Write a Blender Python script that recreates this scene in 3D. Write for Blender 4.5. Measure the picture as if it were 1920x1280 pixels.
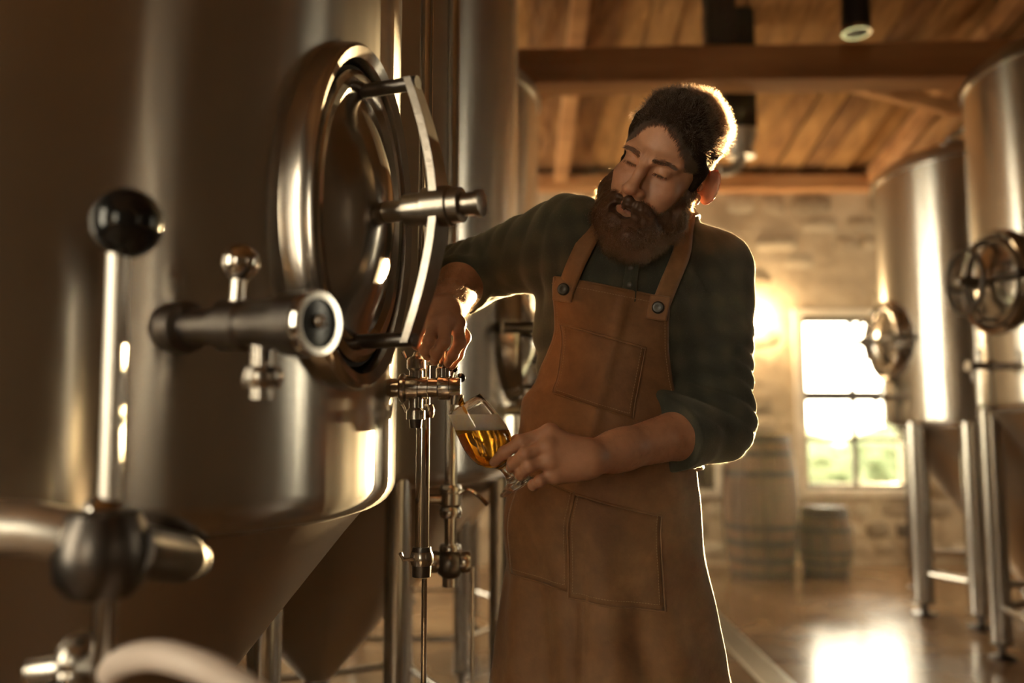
import bpy, bmesh, math, random
import numpy as np
from mathutils import Vector, Matrix
random.seed(4)
RNG = np.random.default_rng(7)
for o in list(bpy.data.objects):
    bpy.data.objects.remove(o)
SC = bpy.context.scene
COL = SC.collection
R = math.radians
PI = math.pi

# ------------------------------------------------------------------ camera
CAM_H, PITCH, FPX = 1.2, R(5.4), 1600.0
cd = bpy.data.cameras.new('camera')
cam = bpy.data.objects.new('camera', cd)
COL.objects.link(cam)
cam.location = (0, 0, CAM_H)
cam.rotation_euler = (R(90) + PITCH, 0, 0)
cd.sensor_width = 36
cd.lens = 36 * FPX / 1920
cd.clip_start = 0.05
cd.clip_end = 500
cd.dof.use_dof = True
cd.dof.focus_distance = 1.535
cd.dof.aperture_fstop = 1.5
SC.camera = cam

# ------------------------------------------------------------------ sky, sun, exposure
world = bpy.data.worlds.new('sky')
SC.world = world
world.use_nodes = True
bg = world.node_tree.nodes['Background']
bg.inputs[0].default_value = (1.0, 0.86, 0.66, 1)
bg.inputs[1].default_value = 11.0
sd = bpy.data.lights.new('sun', 'SUN')
sd.energy = 44
sd.color = (1.0, 0.70, 0.36)
sd.angle = R(1.2)
sun = bpy.data.objects.new('sun', sd)
COL.objects.link(sun)
_d = Vector((0.30 - 2.94, 1.6 - 7.3, -0.17))
sun.rotation_euler = _d.to_track_quat('-Z', 'Y').to_euler()
SC.view_settings.view_transform = 'Standard'
SC.view_settings.look = 'None'
SC.view_settings.exposure = 0.8
SC.view_settings.gamma = 1.0
SC.view_settings.use_curve_mapping = False
SC.cycles.max_bounces = 12
SC.cycles.transparent_max_bounces = 24
SC.cycles.sample_clamp_indirect = 6.0
SC.cycles.caustics_refractive = True
SC.cycles.blur_glossy = 0.3


def portal(loc, rot, sx, sy):
    l = bpy.data.lights.new('daylight_portal', 'AREA')
    l.shape = 'RECTANGLE'
    l.size, l.size_y = sx, sy
    l.cycles.is_portal = True
    o = bpy.data.objects.new('daylight_portal', l)
    COL.objects.link(o)
    o.location = loc
    o.rotation_euler = rot


# ------------------------------------------------------------------ helpers
_fw = np.array([0, math.cos(PITCH), math.sin(PITCH)])
_up = np.array([0, -math.sin(PITCH), math.cos(PITCH)])


def at(px, py, Y):
    """the point at depth Y that a survey of the photograph puts there"""
    d = _fw + np.array([(px - 960) / FPX, 0, 0]) - (py - 640) / FPX * _up
    return np.array([0, 0, CAM_H]) + d * (Y / d[1])


def V(p):
    return Vector((float(p[0]), float(p[1]), float(p[2])))


def tag(o, label=None, cat=None, group=None, kind=None):
    if label: o['label'] = label
    if cat: o['category'] = cat
    if group: o['group'] = group
    if kind: o['kind'] = kind
    return o


def thing(name, label, cat, loc=(0, 0, 0), rz=0, group=None):
    o = bpy.data.objects.new(name, None)
    o.empty_display_size = 0.05
    COL.objects.link(o)
    o.location = loc
    o.rotation_euler = (0, 0, rz)
    return tag(o, label, cat, group)


def link(name, me, mat=None, parent=None, smooth=None):
    o = bpy.data.objects.new(name, me)
    COL.objects.link(o)
    if mat is not None and len(me.materials) == 0:
        me.materials.append(mat)
    if parent is not None:
        o.parent = parent
    if smooth is not None:
        me.shade_smooth() if smooth is True else None
    return o


def copy_tree(o, parent=None):
    c = o.copy()
    COL.objects.link(c)
    c.parent = parent
    for ch in list(o.children):
        copy_tree(ch, c)
    return c


def smooth_by_angle(me, ang=35):
    me.polygons.foreach_set('use_smooth', np.ones(len(me.polygons), bool))
    bm = bmesh.new(); bm.from_mesh(me)
    for e in bm.edges:
        if len(e.link_faces) == 2 and e.calc_face_angle(0) > R(ang):
            e.smooth = False
    bm.to_mesh(me); bm.free()


class MB:
    """collects shapes into one mesh"""
    def __init__(self):
        self.v = []; self.f = []

    def add(self, vs, fs):
        n = len(self.v)
        self.v += [tuple(map(float, p)) for p in vs]
        self.f += [tuple(i + n for i in f) for f in fs]
        return self

    def box(self, c, s, rot=None):
        c = Vector(c)
        vs = []
        for z in (-.5, .5):
            for x, y in ((-.5, -.5), (.5, -.5), (.5, .5), (-.5, .5)):
                p = Vector((x * s[0], y * s[1], z * s[2]))
                if rot is not None: p = rot @ p
                vs.append(c + p)
        return self.add(vs, [(3, 2, 1, 0), (4, 5, 6, 7), (0, 1, 5, 4), (1, 2, 6, 5), (2, 3, 7, 6), (3, 0, 4, 7)])

    def lathe(self, prof, seg=48, o=(0, 0, 0), axis=(0, 0, 1), closed=False, sx=1.0, sy=1.0, xdir=None):
        """prof: list of (r, h) along axis"""
        ax = Vector(axis).normalized()
        if xdir is None:
            xdir = Vector((1, 0, 0)) if abs(ax.x) < .9 else Vector((0, 1, 0))
        xd = (Vector(xdir) - ax * ax.dot(Vector(xdir))).normalized()
        yd = ax.cross(xd)
        o = Vector(o)
        vs = []; fs = []
        n = len(prof)
        for r, h in prof:
            for k in range(seg):
                a = 2 * PI * k / seg
                vs.append(o + ax * h + xd * (r * sx * math.cos(a)) + yd * (r * sy * math.sin(a)))
        for i in range(n if closed else n - 1):
            j = (i + 1) % n
            for k in range(seg):
                l = (k + 1) % seg
                fs.append((i * seg + k, i * seg + l, j * seg + l, j * seg + k))
        if not closed:
            if prof[0][0] > 1e-6: fs.append(tuple(range(seg - 1, -1, -1)))
            if prof[-1][0] > 1e-6: fs.append(tuple((n - 1) * seg + k for k in range(seg)))
        return self.add(vs, fs)

    def tube(self, pts, r, seg=12, cap=True):
        pts = [Vector(p) for p in pts]
        rs = r if hasattr(r, '__len__') else [r] * len(pts)
        vs = []; fs = []
        prev = None
        for i, p in enumerate(pts):
            t = (pts[min(i + 1, len(pts) - 1)] - pts[max(i - 1, 0)]).normalized()
            if prev is None:
                prev = t.orthogonal().normalized()
            x = (prev - t * prev.dot(t)).normalized(); prev = x
            y = t.cross(x)
            for k in range(seg):
                a = 2 * PI * k / seg
                vs.append(p + (x * math.cos(a) + y * math.sin(a)) * rs[i])
        for i in range(len(pts) - 1):
            for k in range(seg):
                l = (k + 1) % seg
                fs.append((i * seg + k, i * seg + l, (i + 1) * seg + l, (i + 1) * seg + k))
        if cap:
            fs.append(tuple(range(seg - 1, -1, -1)))
            fs.append(tuple((len(pts) - 1) * seg + k for k in range(seg)))
        return self.add(vs, fs)

    def ball(self, c, r, seg=20, rings=12):
        prof = [(r * math.sin(PI * i / rings) if 0 < i < rings else 1e-5 * r, -r * math.cos(PI * i / rings)) for i in range(rings + 1)]
        return self.lathe(prof, seg, c)

    def mesh(self, name, smooth=35):
        me = bpy.data.meshes.new(name)
        me.from_pydata(self.v, [], self.f)
        bm = bmesh.new(); bm.from_mesh(me)
        bmesh.ops.remove_doubles(bm, verts=bm.verts, dist=1e-6)
        bmesh.ops.recalc_face_normals(bm, faces=bm.faces)
        bm.to_mesh(me); bm.free()
        me.update()
        if smooth: smooth_by_angle(me, smooth)
        return me

    def build(self, name, mat, parent=None, smooth=35, bevel=0):
        me = self.mesh(name, smooth)
        me.materials.append(mat)
        o = bpy.data.objects.new(name, me)
        COL.objects.link(o)
        if parent is not None: o.parent = parent
        if bevel:
            m = o.modifiers.new('bevel', 'BEVEL'); m.width = bevel; m.segments = 2; m.limit_method = 'ANGLE'
        return o


def smoothpath(pts, n=8):
    """Catmull-Rom through the points"""
    P = [np.array(p, float) for p in pts]
    P = [2 * P[0] - P[1]] + P + [2 * P[-1] - P[-2]]
    out = []
    for i in range(1, len(P) - 2):
        for k in range(n):
            t = k / n
            a, b, c, d = P[i - 1:i + 3]
            out.append(.5 * ((2 * b) + (c - a) * t + (2 * a - 5 * b + 4 * c - d) * t * t + (3 * b - a - 3 * c + d) * t ** 3))
    out.append(P[-2])
    return out


# ------------------------------------------------------------------ materials
def new_mat(name):
    m = bpy.data.materials.new(name)
    m.use_nodes = True
    nt = m.node_tree
    return m, nt, nt.nodes['Principled BSDF']


def setp(b, **k):
    for n, v in k.items():
        n = n.replace('_', ' ')
        b.inputs[n].default_value = v


def ramp(nt, src, stops):
    r = nt.nodes.new('ShaderNodeValToRGB')
    els = r.color_ramp.elements
    while len(els) < len(stops): els.new(0.5)
    for e, (p, c) in zip(els, stops):
        e.position = p
        e.color = (*c, 1) if len(c) == 3 else c
    nt.links.new(src, r.inputs[0])
    return r


def texco(nt, scale=(1, 1, 1), out='Object', rot=(0, 0, 0)):
    t = nt.nodes.new('ShaderNodeTexCoord')
    m = nt.nodes.new('ShaderNodeMapping')
    m.inputs['Scale'].default_value = scale
    m.inputs['Rotation'].default_value = rot
    nt.links.new(t.outputs[out], m.inputs[0])
    return m.outputs[0]


def noise(nt, vec, scale, detail=4, rough=.55, dist=0):
    n = nt.nodes.new('ShaderNodeTexNoise')
    n.inputs['Scale'].default_value = scale
    n.inputs['Detail'].default_value = detail
    n.inputs['Roughness'].default_value = rough
    n.inputs['Distortion'].default_value = dist
    if vec is not None: nt.links.new(vec, n.inputs['Vector'])
    return n.outputs[0]


def bump(nt, b, src, strength=.3, dist=.01):
    n = nt.nodes.new('ShaderNodeBump')
    n.inputs['Strength'].default_value = strength
    n.inputs['Distance'].default_value = dist
    nt.links.new(src, n.inputs['Height'])
    nt.links.new(n.outputs[0], b.inputs['Normal'])
    return n


def mat_noise(name, stops, scale=5, rough=.7, metal=0, stretch=(1, 1, 1), bstr=.3, bdist=.01, detail=5, bscale=None, rrange=None, out='Object', **kw):
    m, nt, b = new_mat(name)
    v = texco(nt, stretch, out)
    n = noise(nt, v, scale, detail)
    r = ramp(nt, n, stops)
    nt.links.new(r.outputs[0], b.inputs['Base Color'])
    setp(b, Roughness=rough, Metallic=metal, **kw)
    if rrange:
        n3 = noise(nt, v, scale * .7, 3)
        rr = ramp(nt, n3, [(.3, (rrange[0],) * 3), (.7, (rrange[1],) * 3)])
        nt.links.new(rr.outputs[0], b.inputs['Roughness'])
    if bstr:
        n2 = noise(nt, v, bscale or scale * 3, 6)
        bump(nt, b, n2, bstr, bdist)
    return m


def mat_plain(name, col, rough=.5, metal=0, **kw):
    m, nt, b = new_mat(name)
    setp(b, Base_Color=(*col, 1), Roughness=rough, Metallic=metal, **kw)
    return m


def mat_steel(name, col=(.60, .57, .53), rough=.26, aniso=.85, wave=.22):
    m, nt, b = new_mat(name)
    setp(b, Base_Color=(*col, 1), Metallic=1.0, Roughness=rough, Anisotropic=aniso, Anisotropic_Rotation=.25)
    tn = nt.nodes.new('ShaderNodeTangent'); tn.direction_type = 'RADIAL'; tn.axis = 'Z'
    nt.links.new(tn.outputs[0], b.inputs['Tangent'])
    v = texco(nt, (1, 1, .12))
    n = noise(nt, v, 9, 2, .5)
    bn = bump(nt, b, n, wave, .012)
    return m


def mat_glasspane(name, tint=(.97, .98, .95)):
    m, nt, b = new_mat(name)
    nt.nodes.remove(b)
    out = nt.nodes['Material Output']
    tr = nt.nodes.new('ShaderNodeBsdfTransparent'); tr.inputs[0].default_value = (*tint, 1)
    gl = nt.nodes.new('ShaderNodeBsdfGlossy'); gl.inputs['Roughness'].default_value = .03
    lw = nt.nodes.new('ShaderNodeLayerWeight'); lw.inputs['Blend'].default_value = .5
    pw_ = nt.nodes.new('ShaderNodeMath'); pw_.operation = 'POWER'; pw_.inputs[1].default_value = 4.5
    nt.links.new(lw.outputs['Facing'], pw_.inputs[0])
    fr = nt.nodes.new('ShaderNodeMath'); fr.operation = 'MULTIPLY_ADD'; fr.inputs[1].default_value = .86; fr.inputs[2].default_value = .04
    nt.links.new(pw_.outputs[0], fr.inputs[0])
    mx = nt.nodes.new('ShaderNodeMixShader')
    nt.links.new(fr.outputs[0], mx.inputs[0]); nt.links.new(tr.outputs[0], mx.inputs[1]); nt.links.new(gl.outputs[0], mx.inputs[2])
    nt.links.new(mx.outputs[0], out.inputs[0])
    return m


M = {}
M['steel'] = mat_steel('brushed_steel')
M['steel_cone'] = mat_steel('satin_steel', (.50, .45, .40), .34, .3, .1)
M['steel_leg'] = mat_steel('leg_steel', (.58, .55, .51), .24, .2, .1)
M['hatch'] = mat_steel('satin_hatch_steel', (.46, .42, .38), .2, .2, .3)
M['chrome'] = mat_plain('polished_steel', (.66, .62, .57), .09, 1.0)
M['yoke'] = mat_noise('worn_yoke_steel', [(.3, (.24, .21, .18)), (.7, (.36, .32, .28))], 25, .3, 1.0, bstr=.05)
M['satin'] = mat_plain('satin_rod_steel', (.82, .78, .72), .38, 1.0)
M['pipe'] = mat_plain('pipe_steel', (.62, .59, .55), .12, 1.0)
M['fitting'] = mat_noise('fitting_steel', [(.3, (.40, .37, .34)), (.7, (.55, .51, .46))], 30, .22, 1.0, bstr=.05)
M['darksteel'] = mat_noise('dark_steel', [(.3, (.10, .09, .085)), (.7, (.18, .16, .145))], 20, .35, 1.0, bstr=.05)
M['black'] = mat_plain('black_plastic', (.006, .006, .006), .16)
M['blackmatte'] = mat_plain('black_paint', (.012, .011, .010), .4)
M['gasket'] = mat_plain('black_gasket', (.01, .01, .01), .6)
M['stone_wall'] = mat_noise('lime_mortar', [(.3, (.34, .25, .16)), (.5, (.46, .35, .23)), (.75, (.56, .45, .31))], 3.2, .9, bstr=.8, bdist=.03, bscale=9)
M['stone_a'] = mat_noise('stone_buff', [(.3, (.30, .22, .14)), (.7, (.48, .37, .25))], 7, .9, bstr=.7, bdist=.02, bscale=16)
M['stone_b'] = mat_noise('stone_brown', [(.3, (.19, .14, .09)), (.7, (.38, .28, .18))], 7, .9, bstr=.7, bdist=.02, bscale=16)
M['stone_c'] = mat_noise('stone_pale', [(.3, (.40, .31, .21)), (.7, (.58, .48, .34))], 7, .9, bstr=.7, bdist=.02, bscale=16)
M['stone_d'] = mat_noise('stone_dark', [(.3, (.09, .07, .05)), (.7, (.22, .17, .12))], 7, .9, bstr=.7, bdist=.02, bscale=16)
M['reveal'] = mat_noise('limewashed_reveal', [(.3, (.55, .46, .35)), (.7, (.70, .61, .49))], 6, .85, bstr=.3)
M['floor'] = mat_noise('stained_concrete', [(.28, (.10, .052, .024)), (.5, (.22, .125, .06)), (.74, (.36, .23, .12))], 1.3, .2, bstr=.12, bdist=.01, bscale=5, rrange=(.10, .30), detail=7, Specular_IOR_Level=.7)
M['wood_dark'] = mat_noise('barrel_oak', [(.25, (.030, .014, .007)), (.5, (.080, .040, .020)), (.75, (.14, .075, .040))], 9, .75, stretch=(1, 1, .12), bstr=.5, bdist=.008, out='Object')
M['wood_lid'] = mat_noise('barrel_head_oak', [(.3, (.22, .14, .09)), (.7, (.36, .25, .17))], 9, .6, stretch=(1, .15, 1), bstr=.4)
M['hoop'] = mat_noise('rusty_hoop_iron', [(.3, (.025, .020, .017)), (.7, (.07, .05, .04))], 18, .6, .7, bstr=.3)
M['beam'] = mat_noise('roof_beam_timber', [(.25, (.24, .10, .034)), (.5, (.44, .20, .072)), (.75, (.60, .31, .12))], 7, .75, stretch=(.12, 1, 1), bstr=.7, bdist=.012)
M['post'] = mat_noise('dark_post_timber', [(.3, (.018, .010, .006)), (.7, (.055, .03, .017))], 8, .7, stretch=(1, 1, .15), bstr=.5)
PLANKM = [mat_noise('rough_plank_%s' % n, [(.25, a), (.5, b), (.78, c)], 7, .85, stretch=(1, .30, 1), bstr=1.0, bdist=.09, bscale=9, detail=9)
          for n, a, b, c in (('amber', (.13, .055, .016), (.33, .148, .042), (.50, .25, .080)),
                             ('tan', (.19, .083, .024), (.40, .19, .056), (.56, .30, .10)),
                             ('umber', (.10, .040, .012), (.26, .115, .033), (.42, .20, .062)))]
M['plaster'] = mat_noise('old_brown_plaster', [(.3, (.16, .115, .075)), (.7, (.28, .21, .14))], 3, .9, bstr=.4)
M['winframe'] = mat_noise('dark_window_timber', [(.3, (.035, .025, .018)), (.7, (.08, .055, .04))], 9, .6, stretch=(1, 1, .2), bstr=.2)
M['pane'] = mat_glasspane('window_glass')
M['grass'] = mat_noise('meadow_grass', [(.3, (.070, .088, .045)), (.7, (.105, .125, .070))], .8, .9, bstr=0)
M['leaf'] = mat_noise('hedge_leaf', [(.3, (.045, .064, .026)), (.7, (.075, .10, .045))], 3, .8, bstr=.5)
M['hose'] = mat_noise('pale_rubber_hose', [(.3, (.74, .62, .54)), (.7, (.82, .70, .62))], 20, .4, bstr=.05)
M['whitemetal'] = mat_noise('galvanised_white', [(.3, (.45, .40, .34)), (.7, (.6, .54, .46))], 9, .4, .3, bstr=.1)
M['grate'] = mat_plain('drain_steel', (.42, .40, .37), .3, 1.0)
M['drainvoid'] = mat_plain('drain_channel', (.03, .025, .02), .6)

# ------------------------------------------------------------------ the room
X0, X1, Y0, Y1 = -2.3, 4.7, -3.2, 7.3
TH = .3


def struct(name, mb, mat, parent=None, smooth=None):
    o = mb.build(name, mat, parent, smooth)
    if parent is None: o['kind'] = 'structure'
    return o


fl = struct('floor', MB().box(((X0 + X1) / 2, (Y0 + Y1) / 2, -.05), (X1 - X0 + .6, Y1 - Y0 + .6, .1)), M['floor'])


def wall_boxes(mb, horiz, u0, u1, z0, z1, fix0, fix1, holes):
    """a wall along u with rectangular holes (u0,u1,z0,z1)"""
    def put(a, b, c, d):
        if b - a < 1e-4 or d - c < 1e-4: return
        cu, cz, cf = (a + b) / 2, (c + d) / 2, (fix0 + fix1) / 2
        s = (b - a, fix1 - fix0, d - c) if horiz else (fix1 - fix0, b - a, d - c)
        mb.box((cu, cf, cz) if horiz else (cf, cu, cz), s)
    us = u0
    for (a, b, c, d) in sorted(holes):
        put(us, a, z0, z1); put(a, b, z0, c); put(a, b, d, z1); us = b
    put(us, u1, z0, z1)


W1 = (2.49, 3.41, .63, 2.11)            # the window one sees
W2 = (0.83, 1.73, .63, 2.11)            # its twin, behind the brewer, shuttered
mb = MB(); wall_boxes(mb, True, X0, X1, 0, 3.5, Y1, Y1 + TH, [W1, W2])
wall_back = struct('wall_back', mb, M['stone_wall'])
RW = [(-2.7, -2.4, .8, 3.0), (2.45, 2.75, .8, 3.0), (6.4, 7.1, .8, 3.0)]  # unseen windows, added for streaks on the tanks and light at the back
LW = [(-1.25, -.3, .8, 2.8), (5.2, 6.05, .7, 3.1), (6.2, 7.1, .7, 3.1)]  # unseen windows, added to fill the brewer's side and brighten the back
mb = MB(); wall_boxes(mb, False, Y0 - TH, Y1 + TH, 0, 4.7, X1, X1 + TH, RW)
struct('wall_right', mb, M['plaster'])
mb = MB(); wall_boxes(mb, False, Y0 - TH, Y1 + TH, 0, 4.7, X0 - TH, X0, LW)
struct('wall_left', mb, M['plaster'])
FWH = [(-1.45, -.92, 1.0, 2.6)]  # unseen window behind the camera, added as front fill on the brewer
mb = MB(); wall_boxes(mb, True, X0, X1, 0, 3.7, Y0 - TH, Y0, FWH)
struct('wall_front', mb, M['plaster'])


def window(n, hole, fixpos, horiz, rows, cols, depth=.07, sash_split=None, glass=True):
    u0, u1, z0, z1 = hole
    root = thing('window_%d' % n, None, None)
    root['kind'] = 'structure'
    def bx(a, b, c, d, f0, f1):
        m = MB()
        cu, cz, cf = (a + b) / 2, (c + d) / 2, (f0 + f1) / 2
        s = (b - a, f1 - f0, d - c) if horiz else (f1 - f0, b - a, d - c)
        return m.box((cu, cf, cz) if horiz else (cf, cu, cz), s)
    fw = .045
    f0, f1 = fixpos - depth / 2, fixpos + depth / 2
    m = MB()
    for q in ((u0, u1, z0, z0 + fw), (u0, u1, z1 - fw, z1), (u0, u0 + fw, z0 + fw, z1 - fw), (u1 - fw, u1, z0 + fw, z1 - fw)):
        b = bx(*q, f0, f1); m.add(b.v, b.f)
    m.build('window_frame', M['winframe'], root, None)
    zs = [z0 + fw + (z1 - z0 - 2 * fw) * k for k in rows]
    us = [u0 + fw + (u1 - u0 - 2 * fw) * k for k in cols]
    for k, z in enumerate(zs[1:-1]):
        t = .085 if k == sash_split else .032
        bx(u0 + fw, u1 - fw, z - t / 2, z + t / 2, fixpos - .02, fixpos + .02).build('glazing_bar', M['winframe'], root, None)
    for u in us[1:-1]:
        bx(u - .019, u + .019, z0 + fw, z1 - fw, fixpos - .018, fixpos + .018).build('glazing_bar', M['winframe'], root, None)
    for i in range(len(zs) - 1):
        for j in range(len(us) - 1):
            if glass:
                bx(us[j], us[j + 1], zs[i], zs[i + 1], fixpos - .003, fixpos + .003).build('pane', M['pane'], root, None)
    return root


w1 = window(1, W1, Y1 + .10, True, (0, .27, .54, 1), (0, .5, 1), sash_split=1)
tag(w1, 'bright multi-pane window in the stone wall beside the right tanks')
w2 = window(2, W2, Y1 + .10, True, (0, .5, 1), (0, .5, 1))
for i, (h) in enumerate(RW):
    window(3 + i, h, X1 + .12, False, (0, .33, .66, 1), (0, .5, 1))
for i, (h) in enumerate(FWH):
    window(20 + i, h, Y0 - .12, True, (0, .33, .66, 1), (0, .5, 1))
for i, (h) in enumerate(LW):
    window(30 + i, h, X0 - .12, False, (0, .33, .66, 1), (0, .5, 1))
# shutter boards behind the second window
sh = thing('window_shutter', 'dark closed timber shutter behind the window hidden by the brewer', 'shutter')
for k in range(6):
    a = W2[0] + (W2[1] - W2[0]) * k / 6
    MB().box((a + .075, Y1 + .2, (W2[2] + W2[3]) / 2), (.1495, .025, W2[3] - W2[2] - .01)).build('board', M['post'], sh, None)
# pale reveals round both back windows
for n, (u0, u1, z0, z1) in enumerate((W1, W2)):
    m = MB()
    for q in (((u0 + u1) / 2, z0 - .03, u1 - u0 + .16, .06), ((u0 + u1) / 2, z1 + .03, u1 - u0 + .16, .06)):
        m.box((q[0], Y1 - .012, q[1]), (q[2], .05, q[3]))
    for u in (u0 - .04, u1 + .04):
        m.box((u, Y1 - .012, (z0 + z1) / 2), (.08, .05, z1 - z0))
    t = m.build('trim_%d' % (n + 1), M['reveal'], None, None, bevel=.006)
    t['kind'] = 'structure'
portal(((W1[0] + W1[1]) / 2, Y1 + .02, (W1[2] + W1[3]) / 2), (R(-90), 0, 0), W1[1] - W1[0], W1[3] - W1[2])
for h in RW:
    portal((X1 + .02, (h[0] + h[1]) / 2, (h[2] + h[3]) / 2), (0, R(90), 0), h[3] - h[2], h[1] - h[0])
for h in LW:
    portal((X0 - .02, (h[0] + h[1]) / 2, (h[2] + h[3]) / 2), (0, R(-90), 0), h[3] - h[2], h[1] - h[0])
for h in FWH:
    portal(((h[0] + h[1]) / 2, Y0 - .02, (h[2] + h[3]) / 2), (R(90), 0, 0), h[1] - h[0], h[3] - h[2])

# rubble stones set in the back wall
stone_meshes = []
for k in range(8):
    bm = bmesh.new()
    bmesh.ops.create_icosphere(bm, subdivisions=2, radius=.5)
    for v in bm.verts:
        p = v.co
        p = Vector([math.copysign(abs(c * 2) ** .62 / 2, c) for c in p])
        p *= 1 + random.uniform(-.09, .09)
        v.co = p
    me = bpy.data.meshes.new('stone')
    bm.to_mesh(me); bm.free()
    me.shade_smooth()
    stone_meshes.append(me)
SM = [M['stone_a'], M['stone_b'], M['stone_c'], M['stone_a'], M['stone_c'], M['stone_b'], M['stone_d'], M['stone_a']]
stone_mm = []
for k, me in enumerate(stone_meshes):
    me.materials.append(SM[k])
ns = 0
z = .07
while z < 3.25:
    h = random.uniform(.13, .21)
    x = .35 + random.uniform(0, .2)
    while x < X1 - .2:
        w = random.uniform(.18, .42)
        cx, cz = x + w / 2, z + h / 2
        hit = any(u0 - .1 < cx + w * .45 and cx - w * .45 < u1 + .1 and a - .08 < cz + h * .45 and cz - h * .45 < b + .08 for (u0, u1, a, b) in (W1, W2))
        if not hit and ns < 300 and random.random() < (.93 if z < 1.1 else .55):
            k = random.randrange(8)
            if z > 1.0 and k == 6: k = 2
            o = bpy.data.objects.new('stone', stone_meshes[k])
            COL.objects.link(o)
            o.parent = wall_back
            o.location = (cx, Y1 + .03, cz)
            o.scale = (w * .97, random.uniform(.07, .12), h * .96)
            o.rotation_euler = (0, R(random.uniform(-5, 5)), 0)
            ns += 1
        x += w + random.uniform(.01, .03)
    z += h + .012

# roof: rough planks on a slope, ridge over the middle of the hall
RZ1, RZR, YR, RZ0 = 3.34, 4.5, 2.0, 3.4
def roof_z(y):
    return RZ1 + (RZR - RZ1) * (Y1 - y) / (Y1 - YR) if y > YR else RZ0 + (RZR - RZ0) * (y - Y0) / (YR - Y0)
ceil_root = thing('ceiling', None, None)
ceil_root['kind'] = 'structure'
pw = .2
nx = int((X1 - X0 + .4) / pw)
for k in range(nx):
    x = X0 - .2 + pw * (k + .5)
    for (ya, yb) in ((YR, Y1 + .3), (Y0 - .3, YR)):
        za, zb = roof_z(ya), (RZ1 - (RZR - RZ1) * .3 / (Y1 - YR) if yb > Y1 else roof_z(yb))
        if ya < Y0: za = RZ0 - (RZR - RZ0) * .3 / (YR - Y0)
        L = math.hypot(yb - ya, zb - za)
        ang = math.atan2(zb - za, yb - ya)
        dz = random.uniform(0, .04)
        me = MB().box((0, 0, 0), (pw * .965, L, .03)).mesh('plank', None)
        me.materials.append(PLANKM[random.randrange(3)])
        o = link('plank', me, None, ceil_root)
        o.location = (x, (ya + yb) / 2, (za + zb) / 2 + .02 + dz)
        o.rotation_euler = (ang, R(random.uniform(-6, 6)), 0)
# a tight roof skin over the planks keeps daylight out
m = MB()
for (ya, yb) in ((YR, Y1 + .35), (Y0 - .35, YR)):
    za = RZR if ya == YR else RZ0 - .09
    zb = RZR if yb == YR else RZ1 - .08
    m.add([(X0 - .35, ya, za + .1), (X1 + .35, ya, za + .1), (X1 + .35, yb, zb + .1), (X0 - .35, yb, zb + .1),
           (X0 - .35, ya, za + .16), (X1 + .35, ya, za + .16), (X1 + .35, yb, zb + .16), (X0 - .35, yb, zb + .16)],
          [(3, 2, 1, 0), (4, 5, 6, 7), (0, 1, 5, 4), (1, 2, 6, 5), (2, 3, 7, 6), (3, 0, 4, 7)])
m.build('roof_deck', M['post'], ceil_root, None)
# tie beams, wall plate, rafters
def beam(name, label, c, s, rz=0, rx=0, mat='beam'):
    me = MB().box((0, 0, 0), s).mesh(name, None)
    bm = bmesh.new(); bm.from_mesh(me)
    bmesh.ops.subdivide_edges(bm, edges=[e for e in bm.edges if e.calc_length() > max(s) * .9], cuts=14)
    for v in bm.verts:
        v.co += Vector([random.uniform(-.006, .006) for _ in range(3)])
    bm.to_mesh(me); bm.free()
    o = link(name, me, M[mat])
    o.location = c; o.rotation_euler = (rx, 0, rz)
    b = o.modifiers.new('bevel', 'BEVEL'); b.width = .012; b.segments = 2; b.limit_method = 'ANGLE'; b.angle_limit = R(50)
    o['kind'] = 'structure'
    o['label'] = label
    return o
beam('roof_tie_beam', 'long squared orange timber tie beam spanning the hall above the brewer', (1.2, 4.72, 3.21), (7.0, .2, .21), R(-2.5))
beam('roof_tie_beam', 'near timber tie beam above the camera', (1.2, 1.6, 3.35), (7.0, .2, .21), 0)
beam('wall_plate_beam', 'timber wall plate where the roof meets the stone wall', (1.2, Y1 - .08, 3.25), (7.0, .16, .13), 0)
sl = -math.atan2(RZR - RZ1, Y1 - YR)
for x in (-.9, .42, 3.1):
    beam('roof_rafter', 'sloping rafter under the roof planks', (x, (YR + Y1) / 2, (RZR + RZ1) / 2 - .075), (.11, 5.3, .12), 0, sl)
beam('king_post', 'short dark king post standing on the tie beam', (1.195, 4.72, 3.6), (.17, .15, .58), 0, 0, 'post')
o = beam('roof_brace', 'diagonal timber brace under the roof beside the right tanks', (2.75, 5.7, 3.42), (1.1, .08, .09), 0, 0)
o.rotation_euler = (0, R(22), R(-20))

# outdoors
o = MB().box((3, 160, -.35), (400, 305, .1)).build('grass_field', M['grass'], None, None)
o['kind'] = 'structure'
for i, (x, y, s) in enumerate(((6.5, 18.5, .8), (9.2, 21, .9), (7.8, 24, .95), (11.5, 26, 1.0), (4.6, 15.5, .55))):
    bm = bmesh.new(); bmesh.ops.create_icosphere(bm, subdivisions=4, radius=1)
    for v in bm.verts:
        n = v.co.normalized()
        v.co *= 1 + .16 * math.sin(9 * n.x + i) * math.sin(8 * n.y + 2) * math.sin(7 * n.z) + random.uniform(-.06, .06)
        v.co.z = max(v.co.z, -.5)
    me = bpy.data.meshes.new('bush'); bm.to_mesh(me); bm.free()
    o = link('bush', me, M['leaf'])
    o.location = (x, y, -.3 + .45 * s); o.scale = (s * 1.3, s * 1.2, s * .9)
    tag(o, ['low green bush nearest the window outdoors', 'green bush second from the window outdoors', 'rounded green bush in the middle of the field outdoors',
            'largest green bush furthest out in the field', 'smallest green bush low outside the window'][i], 'bush', 'bushes outdoors')

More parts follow.
